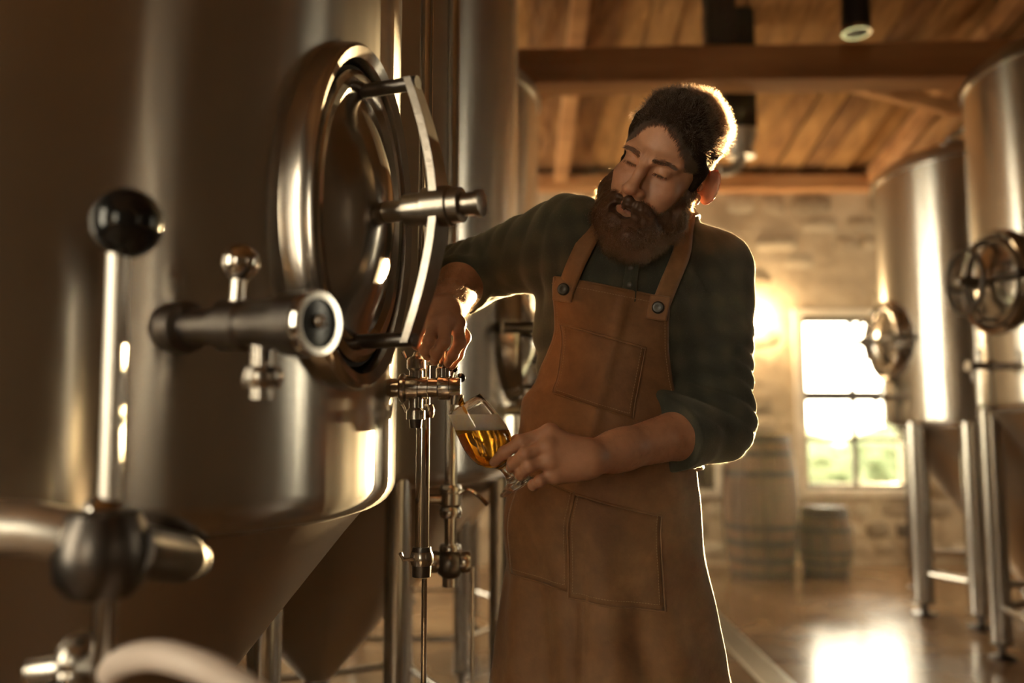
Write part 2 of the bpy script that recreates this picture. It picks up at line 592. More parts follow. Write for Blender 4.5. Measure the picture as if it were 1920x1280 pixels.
# floor drain
dr = thing('floor_drain', 'long steel slot drain let into the floor beside the brewer', 'drain', (1.22, 3.7, 0))
MB().box((0, 0, -.004), (.15, 5.2, .01)).build('channel', M['drainvoid'], dr, None)
m = MB()
for s in (-1, 1): m.box((s * .07, 0, .004), (.014, 5.2, .010))
m.build('frame', M['grate'], dr, None)
m = MB()
for k in range(208):
    m.box((0, -2.59 + k * .025, .003), (.126, .011, .006))
g = m.build('grate_bars', M['grate'], dr, None); g['kind'] = 'stuff'
# ------------------------------------------------------------------ fermenters
def tank(label, cx, cy, Rr, zb, zt, za, legs, leg_r, man, group, rails=.26, seg=128, band=True):
    t = thing('fermentation_tank', label, 'tank', (cx, cy, 0), 0, group)
    kn = .05
    prof = [(Rr - kn * 1.2, zb - kn * 1.15)]
    for k in range(9):
        a = PI / 2 * k / 8
        prof.append((Rr - kn + kn * math.sin(a) if k else Rr - kn, zb - kn * math.cos(a) if k else zb - kn))
    for k in range(1, 12):
        prof.append((Rr, zb + (zt - zb) * k / 12))
    prof.append((Rr, zt))
    MB().lathe(prof, seg).build('shell', M['steel'], t, 40)
    prof = [(Rr + .012, zt - .03), (Rr + .012, zt + .012)]
    for k in range(1, 10):
        a = PI / 2 * k / 9
        prof.append((max(Rr * math.cos(a), .09), zt + .012 + .22 * Rr * math.sin(a)))
    MB().lathe(prof, seg).build('domed_top', M['steel_cone'], t, 40)
    MB().lathe([(.10, zt + .19 * Rr), (.10, zt + .24 * Rr + .03), (.06, zt + .24 * Rr + .05)], 32).build('top_port', M['chrome'], t, 40)
    prof = [(Rr - kn * 1.0, zb - kn * .96), (Rr - .09, zb - kn - .045)]
    for k in range(1, 9):
        f = k / 8
        prof.append(((Rr - .09) * (1 - f) + .05 * f, (zb - kn - .045) * (1 - f) + za * f))
    MB().lathe(prof, seg).build('cone', M['steel_cone'], t, 40)
    MB().lathe([(.045, za + .01), (.045, za - .05), (.065, za - .05), (.065, za - .075), (.04, za - .075), (.04, za - .11)], 24).build('outlet', M['fitting'], t, 40)
    for (ad, lr) in legs:
        x, y = lr * math.cos(R(ad)), lr * math.sin(R(ad))
        top = zb - .02 if lr < Rr - .02 else zb + .12
        lg = MB().lathe([(leg_r, .085), (leg_r, top)], 28, (x, y, 0)).build('leg', M['steel_leg'], t, 40)
        MB().lathe([(leg_r * 1.15, 0.0), (leg_r * 1.15, .012), (leg_r * .35, .025), (leg_r * .35, .07), (leg_r * 1.0, .075), (leg_r * 1.0, .09)], 24, (x, y, 0)).build('foot', M['darksteel'], lg, 40)
    if rails:
        n = len(legs)
        for i in range(n):
            a, b = legs[i], legs[(i + 1) % n]
            p = (a[1] * math.cos(R(a[0])), a[1] * math.sin(R(a[0])), rails)
            q = (b[1] * math.cos(R(b[0])), b[1] * math.sin(R(b[0])), rails)
            MB().tube([p, q], leg_r * .38, 14).build('rail', M['steel_leg'], t, 40)
    # manway on the aisle side
    a = R(man['ang'])
    n = Vector((math.cos(a), math.sin(a), 0)); lat = Vector((-math.sin(a), math.cos(a), 0))
    c = n * Rr + Vector((0, 0, man['z']))
    hy, hz = man['half']                    # half width, half height
    def ring(prof, name, mat, parent, s=1.0, seg=64):
        # prof in (scale of the oval, height along n)
        m = MB().lathe(prof, seg, c, n, sx=hz * s, sy=hy * s, xdir=(0, 0, 1))
        return m.build(name, mat, parent, 40)
    sag = Rr - math.sqrt(max(Rr * Rr - hy * hy, .01))
    col = ring([(1.0, -sag - .03), (1.0, .012), (.985, .03), (.96, .036), (.90, .030), (.87, .012), (.86, -.01), (.86, -sag - .03)], 'manway_collar', M['hatch'], t)
    ring([(.86, -.012), (.86, .016), (.82, .016), (.82, -.012)], 'gasket', M['gasket'], col)
    dpf = [(.835, .004), (.835, .022), (.80, .030), (.74, .030), (.70, .022), (.60, .028), (.45, .045), (.30, .058), (.15, .066), (.04, .069), (1e-4, .069)]
    door = ring(dpf, 'manway_door', M['hatch'], t)
    out = man['out']
    # yoke strap bowed over the door
    m = MB(); pts = []
    for k in range(17):
        f = k / 16 * 2 - 1
        pts.append((c + Vector((0, 0, f * hz * .74)) + n * (out * (.48 + .22 * (1 - abs(f) ** 1.6))), .016 + .008 * (1 - abs(f))))
    vs = []; fs = []
    for p, w in pts:
        for sx_, sn in ((-1, -1), (1, -1), (1, 1), (-1, 1)):
            vs.append(p + lat * (w * sx_) + n * (.006 * sn))
    for k in range(16):
        for j in range(4):
            l = (j + 1) % 4
            fs.append((k * 4 + j, k * 4 + l, k * 4 + 4 + l, k * 4 + 4 + j))
    fs += [(3, 2, 1, 0), (64, 65, 66, 67)]
    m.add(vs, fs); m.build('yoke_strap', M['yoke'], door, 40)
    for s in (-1, 1):
        p = c + Vector((0, 0, s * hz * .72))
        MB().tube([p - n * .0, p + n * (out * .53)], .011, 12).build('hinge_lug', M['darksteel'], door, 40)
    # screw hub and handles
    hp = [(.016, .05), (.016, out * .45), (.024, out * .46), (.024, out * .60), (.030, out * .61), (.030, out * .78), (.026, out * .79), (.026, out * .86), (.017, out * .87), (.017, out * .96), (.020, out * .965), (.020, out), (.012, out + .002)]
    MB().lathe(hp, 28, c, n).build('screw_hub', M['yoke'], door, 40)
    if man.get('wheel'):
        wr = man['wheel']
        cc = c + n * (out * .8)
        pts = [cc + Vector((0, 0, 1)) * wr * math.cos(2 * PI * k / 40) + lat * wr * math.sin(2 * PI * k / 40) for k in range(41)]
        MB().tube(pts, .012, 10, False).build('handwheel_rim', M['darksteel'], door, 40)
        for k in range(3):
            aa = 2 * PI * k / 3 + .6
            q = cc + Vector((0, 0, 1)) * wr * math.cos(aa) + lat * wr * math.sin(aa)
            MB().tube([cc, q], .010, 10).build('handwheel_spoke', M['darksteel'], door, 40)
        for s in (-1, 1):
            b0 = c + lat * (s * hy * 1.02) + n * .03
            MB().tube([b0 - n * .05, b0 + n * .05], .018, 12).build('hinge_lug', M['darksteel'], door, 40)
        MB().tube([c + lat * hy * 1.05 + n * .06, c - lat * hy * 1.05 + n * .06], .013, 10).build('cross_bar', M['darksteel'], door, 40)
    return t


G_L, G_R = 'fermentation tanks in the near row', 'fermentation tanks in the far right row'
TL1 = (-.86, 1.52, .65)
tank('huge brushed steel fermentation tank with oval manway filling the left foreground', *TL1, 1.10, 2.95, .36,
     [(62, .60), (152, .60), (242, .60), (332, .60)][:3], .04, dict(ang=-21, z=1.515, half=(.15, .27), out=.225), G_L, rails=0, seg=160)
tank('brushed steel tank standing directly behind the brewer’s raised arm', -.66, 2.98, .68, 1.06, 2.95, .34,
     [(-58, .64), (-14, .64), (70, .64), (160, .64), (240, .64)], .036, dict(ang=-6, z=1.5, half=(.2, .25), out=.2, wheel=.12), G_L, rails=.22)
tank('last steel tank of the near row, a sliver beside the stone wall', -.56, 4.55, .70, 1.06, 2.95, .34,
     [(-60, .66), (0, .66), (60, .66), (120, .66), (180, .66), (240, .66)], .036, dict(ang=-10, z=1.5, half=(.2, .25), out=.18, wheel=.12), G_L, rails=.22)
tank('conical steel tank on thick legs beside the bright window', 3.35, 5.65, .84, 1.22, 2.86, .17,
     [(193, .79), (221, .80), (285, .79), (345, .79), (60, .79), (120, .79)], .065, dict(ang=178, z=1.74, half=(.27, .27), out=.2, wheel=.13), G_R)
tank('nearer right-hand steel tank with a dark handwheel manway, cut off by the picture edge', 3.02, 4.04, .72, 1.30, 2.92, .25,
     [(200, .68), (255, .68), (315, .68), (20, .68), (80, .68), (140, .68)], .055, dict(ang=183, z=1.86, half=(.25, .25), out=.2, wheel=.15), G_R)


def clamp(mb, p, ax, r, w=.012):
    """a tri-clamp collar on a tube"""
    mb.lathe([(r * .9, -w), (r * 1.35, -w), (r * 1.55, -w * .4), (r * 1.55, w * .4), (r * 1.35, w), (r * .9, w)], 24, p, ax)
    a = Vector(ax).normalized(); s = a.orthogonal().normalized()
    return mb


# sample taps and vent pipes on the right tanks
def side_tap(label, p, d, L=.2):
    t = thing('sample_tap', label, 'tap', p)
    d = Vector(d).normalized()
    MB().lathe([(.018, -.03), (.018, L * .35), (.028, L * .36), (.028, L * .48), (.018, L * .5), (.018, L * .9), (.026, L * .92), (.026, L)], 20, (0, 0, 0), d).build('body', M['fitting'], t)
    MB().tube([d * L * .65, d * L * .65 + Vector((0, 0, .07))], .008, 10).build('stem', M['fitting'], t)
    MB().tube([d * L * .65 + Vector((-.03, -.04, .07)), d * L * .65 + Vector((.03, .04, .07))], .007, 10).build('handle', M['blackmatte'], t)
    MB().tube([d * L * .85, d * L * .85 + Vector((0, 0, -.07))], .011, 12).build('spout', M['fitting'], t)
side_tap('small steel sample tap low on the nearer right tank', (2.31, 3.98, 1.46), (-1, -.15, 0), .2)
side_tap('small steel sample tap at the foot of the tank by the window', (2.515, 5.6, 1.36), (-1, -.1, 0), .16)
side_tap('steel sample tap on the tank behind the beer glass', (.005, 2.83, 1.24), (.95, -.3, 0), .16)
side_tap('second steel sample tap lower on the tank behind the glass', (.0, 2.78, 1.12), (.95, -.35, 0), .13)
for lab, base, tip in (('bright steel vent pipe leaning over the tank by the window', (2.72, 5.2, 2.93), (2.95, 5.0, 3.15)),
                       ('bright steel vent pipe on top of the nearer right tank', (2.50, 3.72, 2.99), (2.85, 3.6, 3.2))):
    t = thing('vent_pipe', lab, 'pipe', base)
    q = Vector(tip) - Vector(base)
    MB().tube(smoothpath([(0, 0, -.12), (0, 0, .02), q * .4, q, q + Vector((.12, 0, -.1)), q + Vector((.16, 0, -.4))], 6), .026, 14).build('tube', M['chrome'], t)
    m = MB(); clamp(m, q * .35, q, .026); m.build('clamp', M['fitting'], t)
    m = MB(); clamp(m, (0, 0, -.0), (0, 0, 1), .026); m.build('clamp', M['fitting'], t)

# ------------------------------------------------------------------ standing pipes beside the tap
def xy(px, Y):
    return (px - 960) / FPX * Y / (math.cos(PITCH)) * 1.0
TY = 1.50
tapz = float(at(800, 727, TY)[2])
pA = at(788, 727, TY); pB = at(846, 800, 1.98)
t = thing('product_pipe', 'slim steel pipe running up through the tap fitting, nearest the big tank', 'pipe', (pA[0], TY + .052, 0))
zlo = float(at(788, 1068, TY + .05)[2])
MB().lathe([(.0125, zlo), (.0125, 3.6)], 24).build('tube', M['pipe'], t)
for z in (zlo + .02, float(at(788, 690, TY)[2]) + .02, float(at(788, 770, TY)[2])):
    m = MB(); clamp(m, (0, 0, z), (0, 0, 1), .0135); m.build('clamp', M['fitting'], t)
    MB().tube([(-.012, -.016, z), (-.03, -.016, z), (-.036, -.02, z + .012)], .0035, 8).build('wing_nut', M['fitting'], t)
m = MB(); m.lathe([(.0165, zlo - .012), (.018, zlo + .03), (.0165, zlo + .04)], 24); m.build('end_cap', M['darksteel'], t)
t = thing('product_pipe', 'steel pipe with two clamped valves, right of its slimmer twin', 'pipe', (pB[0], pB[1], 0))
zc, ze = float(at(846, 935, 1.98)[2]), float(at(846, 1055, 1.98)[2])
MB().lathe([(.0145, ze), (.0145, 3.7)], 24).build('tube', M['pipe'], t)
for z in (zc + .02, zc - .03, ze + .03):
    m = MB(); clamp(m, (0, 0, z), (0, 0, 1), .0165); m.build('clamp', M['fitting'], t)
m = MB(); m.lathe([(.02, zc - .02), (.026, zc - .012), (.026, zc + .012), (.02, zc + .02)], 24)
vb = m.build('valve_body', M['fitting'], t)
MB().tube([(-.02, -.01, zc), (-.05, -.012, zc)], .012, 14).build('valve_port', M['fitting'], vb)
MB().tube(smoothpath([(.015, -.01, zc + .01), (.04, -.015, zc + .022), (.065, -.02, zc + .008), (.085, -.022, zc - .012)], 5), .005, 8).build('valve_lever', M['chrome'], vb)
MB().ball((0, -.004, ze), .036).build('end_valve', M['darksteel'], t)
for s in (-1, 1):
    m = MB(); clamp(m, (s * .035, -.01, ze + .004), (1, 0, 0), .016); m.build('clamp', M['fitting'], t)
MB().tube([(0, 0, ze - .03), (0, 0, ze - .052)], .018, 16).build('end_cap', M['fitting'], t)
# thin rods below them; the first stands in for a reflected light line
for px, Y, lab in ((795, 1.62, 'thin bright rod standing in for a reflection under the slim pipe'), (886, 2.05, 'thin bright steel rod beside the apron hem')):
    p = at(px, 1180, Y)
    o = MB().lathe([(.0052, 0), (.0052, float(at(px, 1085 if px < 800 else 1062, Y)[2]))], 16, (0, 0, 0)).build('light_line_rod', M['chrome'], None)
    o.location = (p[0], p[1], 0)
    tag(o, lab, 'rod')

# ------------------------------------------------------------------ the tap
tp = thing('beer_tap', 'dark steel sampling tap pouring beer under the brewer’s right hand', 'tap', (pA[0], TY, tapz))
def X_(px): return float(at(px, 727, TY)[0] - pA[0])
prof = [(.0165, X_(735)), (.0165, X_(762)), (.0225, X_(763)), (.0225, X_(784)), (.0195, X_(785)), (.0195, X_(802)), (.0165, X_(803)), (.0165, X_(820)), (.0205, X_(821)), (.0215, X_(824)), (.0215, X_(842)), (.0185, X_(843)), (.0185, X_(860)), (.0165, X_(864)), (.012, X_(864)), (.011, X_(855))]
MB().lathe(prof, 36, (0, 0, 0), (1, 0, 0)).build('tap_body', M['fitting'], tp)
m = MB(); clamp(m, (X_(755), 0, 0), (1, 0, 0), .0165, .006); m.build('clamp', M['fitting'], tp)
MB().lathe([(.0165, -.055), (.0165, -.04), (.012, -.035), (.012, .03), (.0165, .034), (.0165, .05), (.011, .055)], 24, (X_(780), 0, 0)).build('tee_collar', M['fitting'], tp)
MB().lathe([(.010, -.07), (.012, -.055)], 20, (X_(780), 0, 0)).build('tee_tail', M['darksteel'], tp)
hx = X_(830)
MB().lathe([(.0125, .018), (.0125, .034), (.0095, .036), (.0095, .062), (.007, .066)], 20, (hx, 0, 0)).build('handle_stem', M['fitting'], tp)
for px, py in ((850, 690), (864, 708)):
    q = at(px, py, TY + .02) - np.array([pA[0], TY, tapz])
    l = MB().tube([(hx + .012, .012, .012), q], .004, 8).build('lever', M['fitting'], tp)
    MB().ball(V(q), .0085, 16, 10).build('lever_knob', M['black'], l)
MB().lathe([(.0135, -.012), (.0115, -.030), (.0085, -.030), (.009, -.012)], 20, (X_(857), 0, 0), (.12, 0, 1)).build('spout', M['fitting'], tp)

# ------------------------------------------------------------------ foreground valves
FY = .86
pf = at(206, 930, FY)
t = thing('transfer_valve', 'blurred foreground valve lever with a black ball knob', 'valve', (pf[0], FY, 0))
def L_(px, py, Y=FY): return V(at(px, py, Y) - np.array([pf[0], FY, 0]))
rod = MB().tube([L_(206, 935), L_(222, 462)], .0105, 20).build('lever_rod', M['satin'], t)
MB().ball(L_(238, 418), .036, 32, 20).build('ball_knob', M['black'], t)
MB().tube([L_(222, 470), L_(226, 450)], .013, 16).build('knob_collar', M['darksteel'], t)
m = MB(); m.ball(L_(192, 965), .021); m.build('pivot', M['chrome'], t)
zf = float(at(200, 1020, FY)[2])
MB().lathe([(.030, zf - .05), (.043, zf - .035), (.046, zf - .01), (.043, zf + .012), (.035, zf + .03), (.02, zf + .035)], 40, (L_(192, 1020).x, 0, 0)).build('valve_flange', M['darksteel'], t)
MB().tube([(L_(195, 1200).x, 0, 0.0), (L_(195, 1200).x, 0, zf - .04)], .0115, 20).build('riser_pipe', M['pipe'], t)
MB().tube([L_(170, 1010), L_(60, 990, .84), L_(-80, 985, .84)], .026, 20).build('side_pipe', M['satin'], t)
MB().tube([L_(240, 1030), L_(330, 1045, .97), L_(390, 1050, 1.45)], .028, 20).build('side_pipe', M['darksteel'], t)
m = MB()
for py in (1235, 1262):
    clamp(m, L_(150, py, .88), (1, 0, .1), .018)
m.build('drain_clamp', M['fitting'], t)
MB().tube([L_(195, 1250), L_(120, 1250, .88), L_(60, 1262, .88)], .015, 16).build('drain_pipe', M['fitting'], t)

p0, p1 = at(300, 615, 1.06), at(588, 606, .93)
ax = V(p1 - p0); Lf = ax.length; ax.normalize()
t = thing('sight_valve', 'blurred steel sight-glass valve with a chrome ball handle on the big tank', 'valve', V(p0))
MB().lathe([(.020, -.12), (.020, Lf * .1), (.032, Lf * .11), (.032, Lf * .2), (.022, Lf * .22), (.022, Lf * .45), (.030, Lf * .46), (.030, Lf * .6), (.026, Lf * .62), (.030, Lf * .85), (.036, Lf * .86), (.036, Lf)], 40, (0, 0, 0), ax).build('valve_body', M['darksteel'], t)
MB().lathe([(.036, Lf - .004), (.036, Lf + .006), (.0345, Lf + .009), (.028, Lf + .009), (.027, Lf + .002)], 48, (0, 0, 0), ax).build('end_ring', M['chrome'], t)
MB().lathe([(.028, Lf + .001), (.027, Lf + .005), (.01, Lf + .006)], 40, (0, 0, 0), ax).build('sight_glass', M['black'], t)
MB().ball(ax * (Lf + .008) + Vector((0, 0, .002)), .008).build('centre_screw', M['chrome'], t)
q = V(at(450, 492, .99) - p0)
MB().tube([ax * Lf * .52, q], .009, 16).build('handle_stem', M['chrome'], t)
MB().ball(q, .0225, 28, 18).build('ball_handle', M['chrome'], t)
MB().tube([ax * Lf * .7, ax * Lf * .7 + Vector((0, 0, -.085))], .014, 16).build('drain_stub', M['fitting'], t)
m = MB(); clamp(m, ax * Lf * .7 + Vector((0, 0, -.06)), (0, 0, 1), .015); m.build('clamp', M['fitting'], t)

hp = [at(206, 1262, .86), at(232, 1240, .83), at(290, 1228, .80), at(360, 1243, .78), at(430, 1275, .77), at(520, 1350, .76), at(560, 1500, .78), at(540, 1900, .84), at(470, 2350, .95)]
hp.append(np.array([-.62, 1.2, .02])); hp.append(np.array([-1.1, 1.3, .02]))
o = MB().tube(smoothpath(hp, 8), .0135, 16).build('rubber_hose', M['hose'], None)
tag(o, 'pale rubber hose looping down in the lower left foreground', 'hose')

# ------------------------------------------------------------------ barrels
def barrel(label, x, y, rmax, h, hoops, n=18, tilt=0):
    t = thing('oak_barrel', label, 'barrel', (x, y, 0), random.uniform(0, .3), 'oak barrels by the stone wall')
    def rad(f): return rmax * (.80 + .20 * math.sin(PI * f))
    dl = []
    K = 10
    for k in range(n):
        a0, a1 = 2 * PI * (k + .03) / n, 2 * PI * (k + .97) / n
        vs = []; fs = []
        jit = random.uniform(-.004, .004)
        for i in range(K + 1):
            f = i / K
            r = rad(f) + jit
            for (rr, a) in ((r, a0), (r * 1.004, (a0 + a1) / 2), (r, a1), (r - .03, a1), (r - .03, a0)):
                vs.append((rr * math.cos(a), rr * math.sin(a), h * f))
        for i in range(K):
            for j in range(5):
                l = (j + 1) % 5
                fs.append((i * 5 + j, i * 5 + l, i * 5 + 5 + l, i * 5 + 5 + j))
        fs += [(4, 3, 2, 1, 0), tuple(K * 5 + j for j in range(5))]
        MB().add(vs, fs).build('stave', M['wood_dark'], t, None)
    for f, w in hoops:
        r0, r1 = rad(f - w / 2 / h) + .006, rad(f + w / 2 / h) + .006
        MB().lathe([(r0 - .012, h * f - w / 2), (r0, h * f - w / 2), (r1, h * f + w / 2), (r1 - .012, h * f + w / 2)], 48).build('hoop', M['hoop'], t, 40)
    MB().lathe([(rad(1) - .028, h - .035), (rad(1) - .028, h - .012), (1e-4, h - .012)], 40).build('barrel_head', M['wood_lid'], t)
    return t
barrel('tall oak barrel with dark iron hoops left of the window', *at(1428, 1060, 6.85)[:2], .29, 1.10, [(.03, .05), (.13, .045), (.25, .05), (.36, .045), (.73, .05), (.87, .045), (.97, .05)][::1])
barrel('small squat oak barrel standing below the window', *at(1549, 1062, 6.85)[:2], .205, .54, [(.06, .045), (.22, .035), (.36, .03), (.68, .035), (.92, .07)], 16)

# ------------------------------------------------------------------ lamp and duct overhead
q = at(1606, 62, 4.1)
t = thing('pendant_spotlight', 'black cylindrical spotlight hanging below the roof', 'lamp', (q[0], q[1], q[2]))
MB().lathe([(.055, 0), (.068, .006), (.070, .03), (.066, .20), (.06, .26), (.02, .28)], 36).build('housing', M['blackmatte'], t)
MB().lathe([(.058, -.002), (.071, -.002), (.0725, .018), (.058, .018)], 36, closed=True).build('lamp_rim', M['chrome'], t)
MB().tube([(0, 0, .27), (0, 0, roof_z(4.1) - q[2] + .02)], .012, 12).build('hanger', M['blackmatte'], t)
q = at(1383, 246, 5.3)
t = thing('ventilation_duct', 'dark square ventilation duct dropping from the roof behind the brewer’s head', 'duct', (q[0], q[1], q[2]))
MB().box((0, 0, .45), (.205, .18, .9)).build('duct_shaft', M['blackmatte'], t, None, .008)
MB().lathe([(.10, .0), (.095, -.05), (.075, -.10), (.07, -.14), (.085, -.145), (.085, -.17)], 28, (.02, 0, 0)).build('outlet', M['whitemetal'], t)
MB().tube(smoothpath([(.02, 0, -.15), (0, 0, -.21), (-.05, 0, -.25), (-.12, 0, -.26)], 6), .035, 16).build('elbow_pipe', M['whitemetal'], t)

# glowing globe added for the sun-flare glow at the brewer's shoulder
q = at(1424, 597, Y1 - .14)
t = thing('flare_globe_fixture', 'added glowing globe in place of a sun flare just behind the brewer’s shoulder', 'lamp', V(q))
m_, nt, b_ = new_mat('flare_globe_glow')
setp(b_, Base_Color=(1, .9, .7, 1), Emission_Color=(1, .74, .40, 1), Emission_Strength=140.0)
MB().ball((0, 0, 0), .065, 24, 16).build('flare_globe', m_, t)
MB().tube([(0, .05, 0), (0, .15, 0)], .02, 12).build('bracket', M['darksteel'], t)
MB().lathe([(.06, .125), (.06, .14)], 24, (0, 0, 0), (0, 1, 0)).build('backplate', M['darksteel'], t)
# ------------------------------------------------------------------ the glass of beer
GB, GT = at(968, 914, 1.488), at(871, 757, 1.472)
gax = V(GT - GB); GL = gax.length; gax.normalize()
def mat_glass(name, col, rough=0.0, ior=1.45):
    m, nt, b = new_mat(name)
    setp(b, Base_Color=(*col, 1), Roughness=rough, IOR=ior, Transmission_Weight=1.0)
    return m
M['glass'] = mat_glass('clear_glass', (1, 1, 1), 0, 1.48)
M['beer'] = mat_glass('amber_beer', (1.0, .50, .045), 0, 1.34)
M['foam'] = mat_noise('beer_foam', [(.3, (.95, .86, .68)), (.7, (.98, .93, .80))], 120, .6, bstr=.25, bdist=.002, Subsurface_Weight=1.0, Subsurface_Radius=(.05, .04, .022), Subsurface_Scale=1.0)
g = thing('beer_glass', 'stemmed beer glass half full of amber beer and foam in the brewer’s hand', 'glass', V(GB))
s = GL / .178
outer = [(.0325, 0), (.0335, .002), (.032, .0045), (.022, .008), (.011, .015), (.0075, .024), (.0068, .034), (.0085, .043), (.016, .051), (.028, .060), (.0375, .073), (.0425, .088), (.0442, .104), (.0432, .122), (.0405, .142), (.0372, .162), (.0348, .178)]
inner = [(.0336, .178), (.0358, .162), (.0391, .142), (.0417, .122), (.0427, .104), (.041, .088), (.036, .075), (.027, .0635), (.015, .056), (.004, .0535), (1e-5, .0533)]
so = [(r, h) for r, h in outer if h < .052]; bo_ = [(r, h) for r, h in outer if h > .0495]
MB().lathe([(1e-5, .001)] + [(r * s, h * s) for r, h in so] + [(.0150 * s, .0512 * s), (1e-5, .0520 * s)], 64, (0, 0, 0), gax).build('stem', M['glass'], g, 60)
MB().lathe([(r * s, h * s) for r, h in bo_] + [(.0342 * s, .1787 * s)] + [(r * s, h * s) for r, h in inner], 72, (0, 0, 0), gax).build('bowl', M['glass'], g, 60)
def fill_mesh(grow, z0, z1):
    """inside of the bowl cut by level planes z0..z1 (heights above the glass foot)"""
    pr = [((r + grow) * s if r > 1e-3 else r, h * s - (grow * s if r < .03 else 0)) for r, h in reversed(inner)] + [(1e-5, .178 * s)]
    me = MB().lathe(pr, 72, (0, 0, 0), gax).mesh('fill', None)
    bm = bmesh.new(); bm.from_mesh(me)
    for zz, sg in ((z1, 1), (z0, -1)):
        if zz is None: continue
        r = bmesh.ops.bisect_plane(bm, geom=bm.verts[:] + bm.edges[:] + bm.faces[:], plane_co=(0, 0, zz), plane_no=(0, 0, sg), clear_outer=True)
        ed = [e for e in r['geom_cut'] if isinstance(e, bmesh.types.BMEdge)]
        f = bmesh.ops.holes_fill(bm, edges=ed)
        bmesh.ops.triangulate(bm, faces=f['faces'])
    bmesh.ops.recalc_face_normals(bm, faces=bm.faces)
    bm.to_mesh(me); bm.free()
    smooth_by_angle(me, 40)
    return me
zb = float(at(905, 806, 1.48)[2] - GB[2]); zf = float(at(890, 777, 1.48)[2] - GB[2])
link('beer', fill_mesh(.0004, None, zb), M['beer'], g)
fm = fill_mesh(.0003, zb, zf)
link('foam', fm, M['foam'], g)
sp = [np.array(at(859, 741, TY - .004)), np.array(at(864, 752, TY - .006)), np.array(at(871, 768, TY - .012)), np.array(at(880, 792, TY - .02))]
o = MB().tube(smoothpath(sp, 8), [.0062 - .0022 * k / 24 for k in range(25)], 16).build('beer_stream', M['beer'], None)
tag(o, 'thin amber stream of beer falling from the tap into the glass', 'beer stream')

# ------------------------------------------------------------------ distance-field modelling for the figure
f32 = np.float32
def rcone(a, b, r1, r2):
    a = np.array(a, f32); b = np.array(b, f32); ab = b - a; L2 = max(float(ab @ ab), 1e-9)
    def fn(P):
        t = np.clip((P - a) @ ab / L2, 0, 1)
        return np.linalg.norm(P - a - t[:, None] * ab, axis=1) - (r1 + (r2 - r1) * t)
    return fn, (a + b) / 2, math.sqrt(L2) / 2 + max(r1, r2)
def ell(c, r, rot=None):
    c = np.array(c, f32); r = np.array(r, f32)
    Rm = np.eye(3, dtype=f32) if rot is None else np.array(rot, f32)
    def fn(P):
        q = (P - c) @ Rm                       # columns of rot = the local axes
        k0 = np.linalg.norm(q / r, axis=1)
        k1 = np.linalg.norm(q / (r * r), axis=1)
        return np.where(k1 > 1e-6, k0 * (k0 - 1) / np.maximum(k1, 1e-6), -r.min())
    return fn, c, float(r.max())
def smin(a, b, k):
    h = np.maximum(k - np.abs(a - b), 0) / k
    return np.minimum(a, b) - h * h * k * .25
def smax(a, b, k): return -smin(-a, -b, k)
class Field:
    def __init__(self): self.p = []; self.disp = None
    def u(self, prim, k=.01): self.p.append((*prim, 'u', k)); return self
    def sub(self, prim, k=.01): self.p.append((*prim, 's', k)); return self
    def cut(self, fn, k=.004): self.p.append((fn, None, 0, 'i', k)); return self
    def __call__(self, P, c=None, rad=0):
        P = P.astype(f32)
        d = np.full(len(P), .5, f32)
        for fn, bc, br, op, k in self.p:
            if c is not None and bc is not None and np.linalg.norm(bc - c) - br > rad + k + .03: continue
            v = fn(P)
            d = smin(d, v, k) if op == 'u' else smax(d, -v, k) if op == 's' else smax(d, v, k)
        if self.disp is not None: d = d + self.disp(P)
        return d
def transformed(prim, Rm, t, br=None):
    fn, c, r = prim
    Rm = np.array(Rm, f32); t = np.array(t, f32)
    return (lambda P: fn((P - t) @ Rm)), Rm @ np.array(c, f32) + t, r
def vnoise(P, freq, seed=0):
    q = P * freq; i = np.floor(q).astype(np.int64); f = q - i; f = f * f * (3 - 2 * f)
    def h(ix, iy, iz):
        n = (ix * 374761393 + iy * 668265263 + iz * 2147483647 + seed * 974711) & 0x7fffffff
        n = ((n ^ (n >> 13)) * 1274126177) & 0x7fffffff
        return ((n ^ (n >> 16)) & 0xffff) / 32767.5 - 1
    r = 0
    for a in (0, 1):
        for b in (0, 1):
            for c in (0, 1):
                r = r + h(i[:, 0] + a, i[:, 1] + b, i[:, 2] + c) * (f[:, 0] if a else 1 - f[:, 0]) * (f[:, 1] if b else 1 - f[:, 1]) * (f[:, 2] if c else 1 - f[:, 2])
    return r.astype(f32)
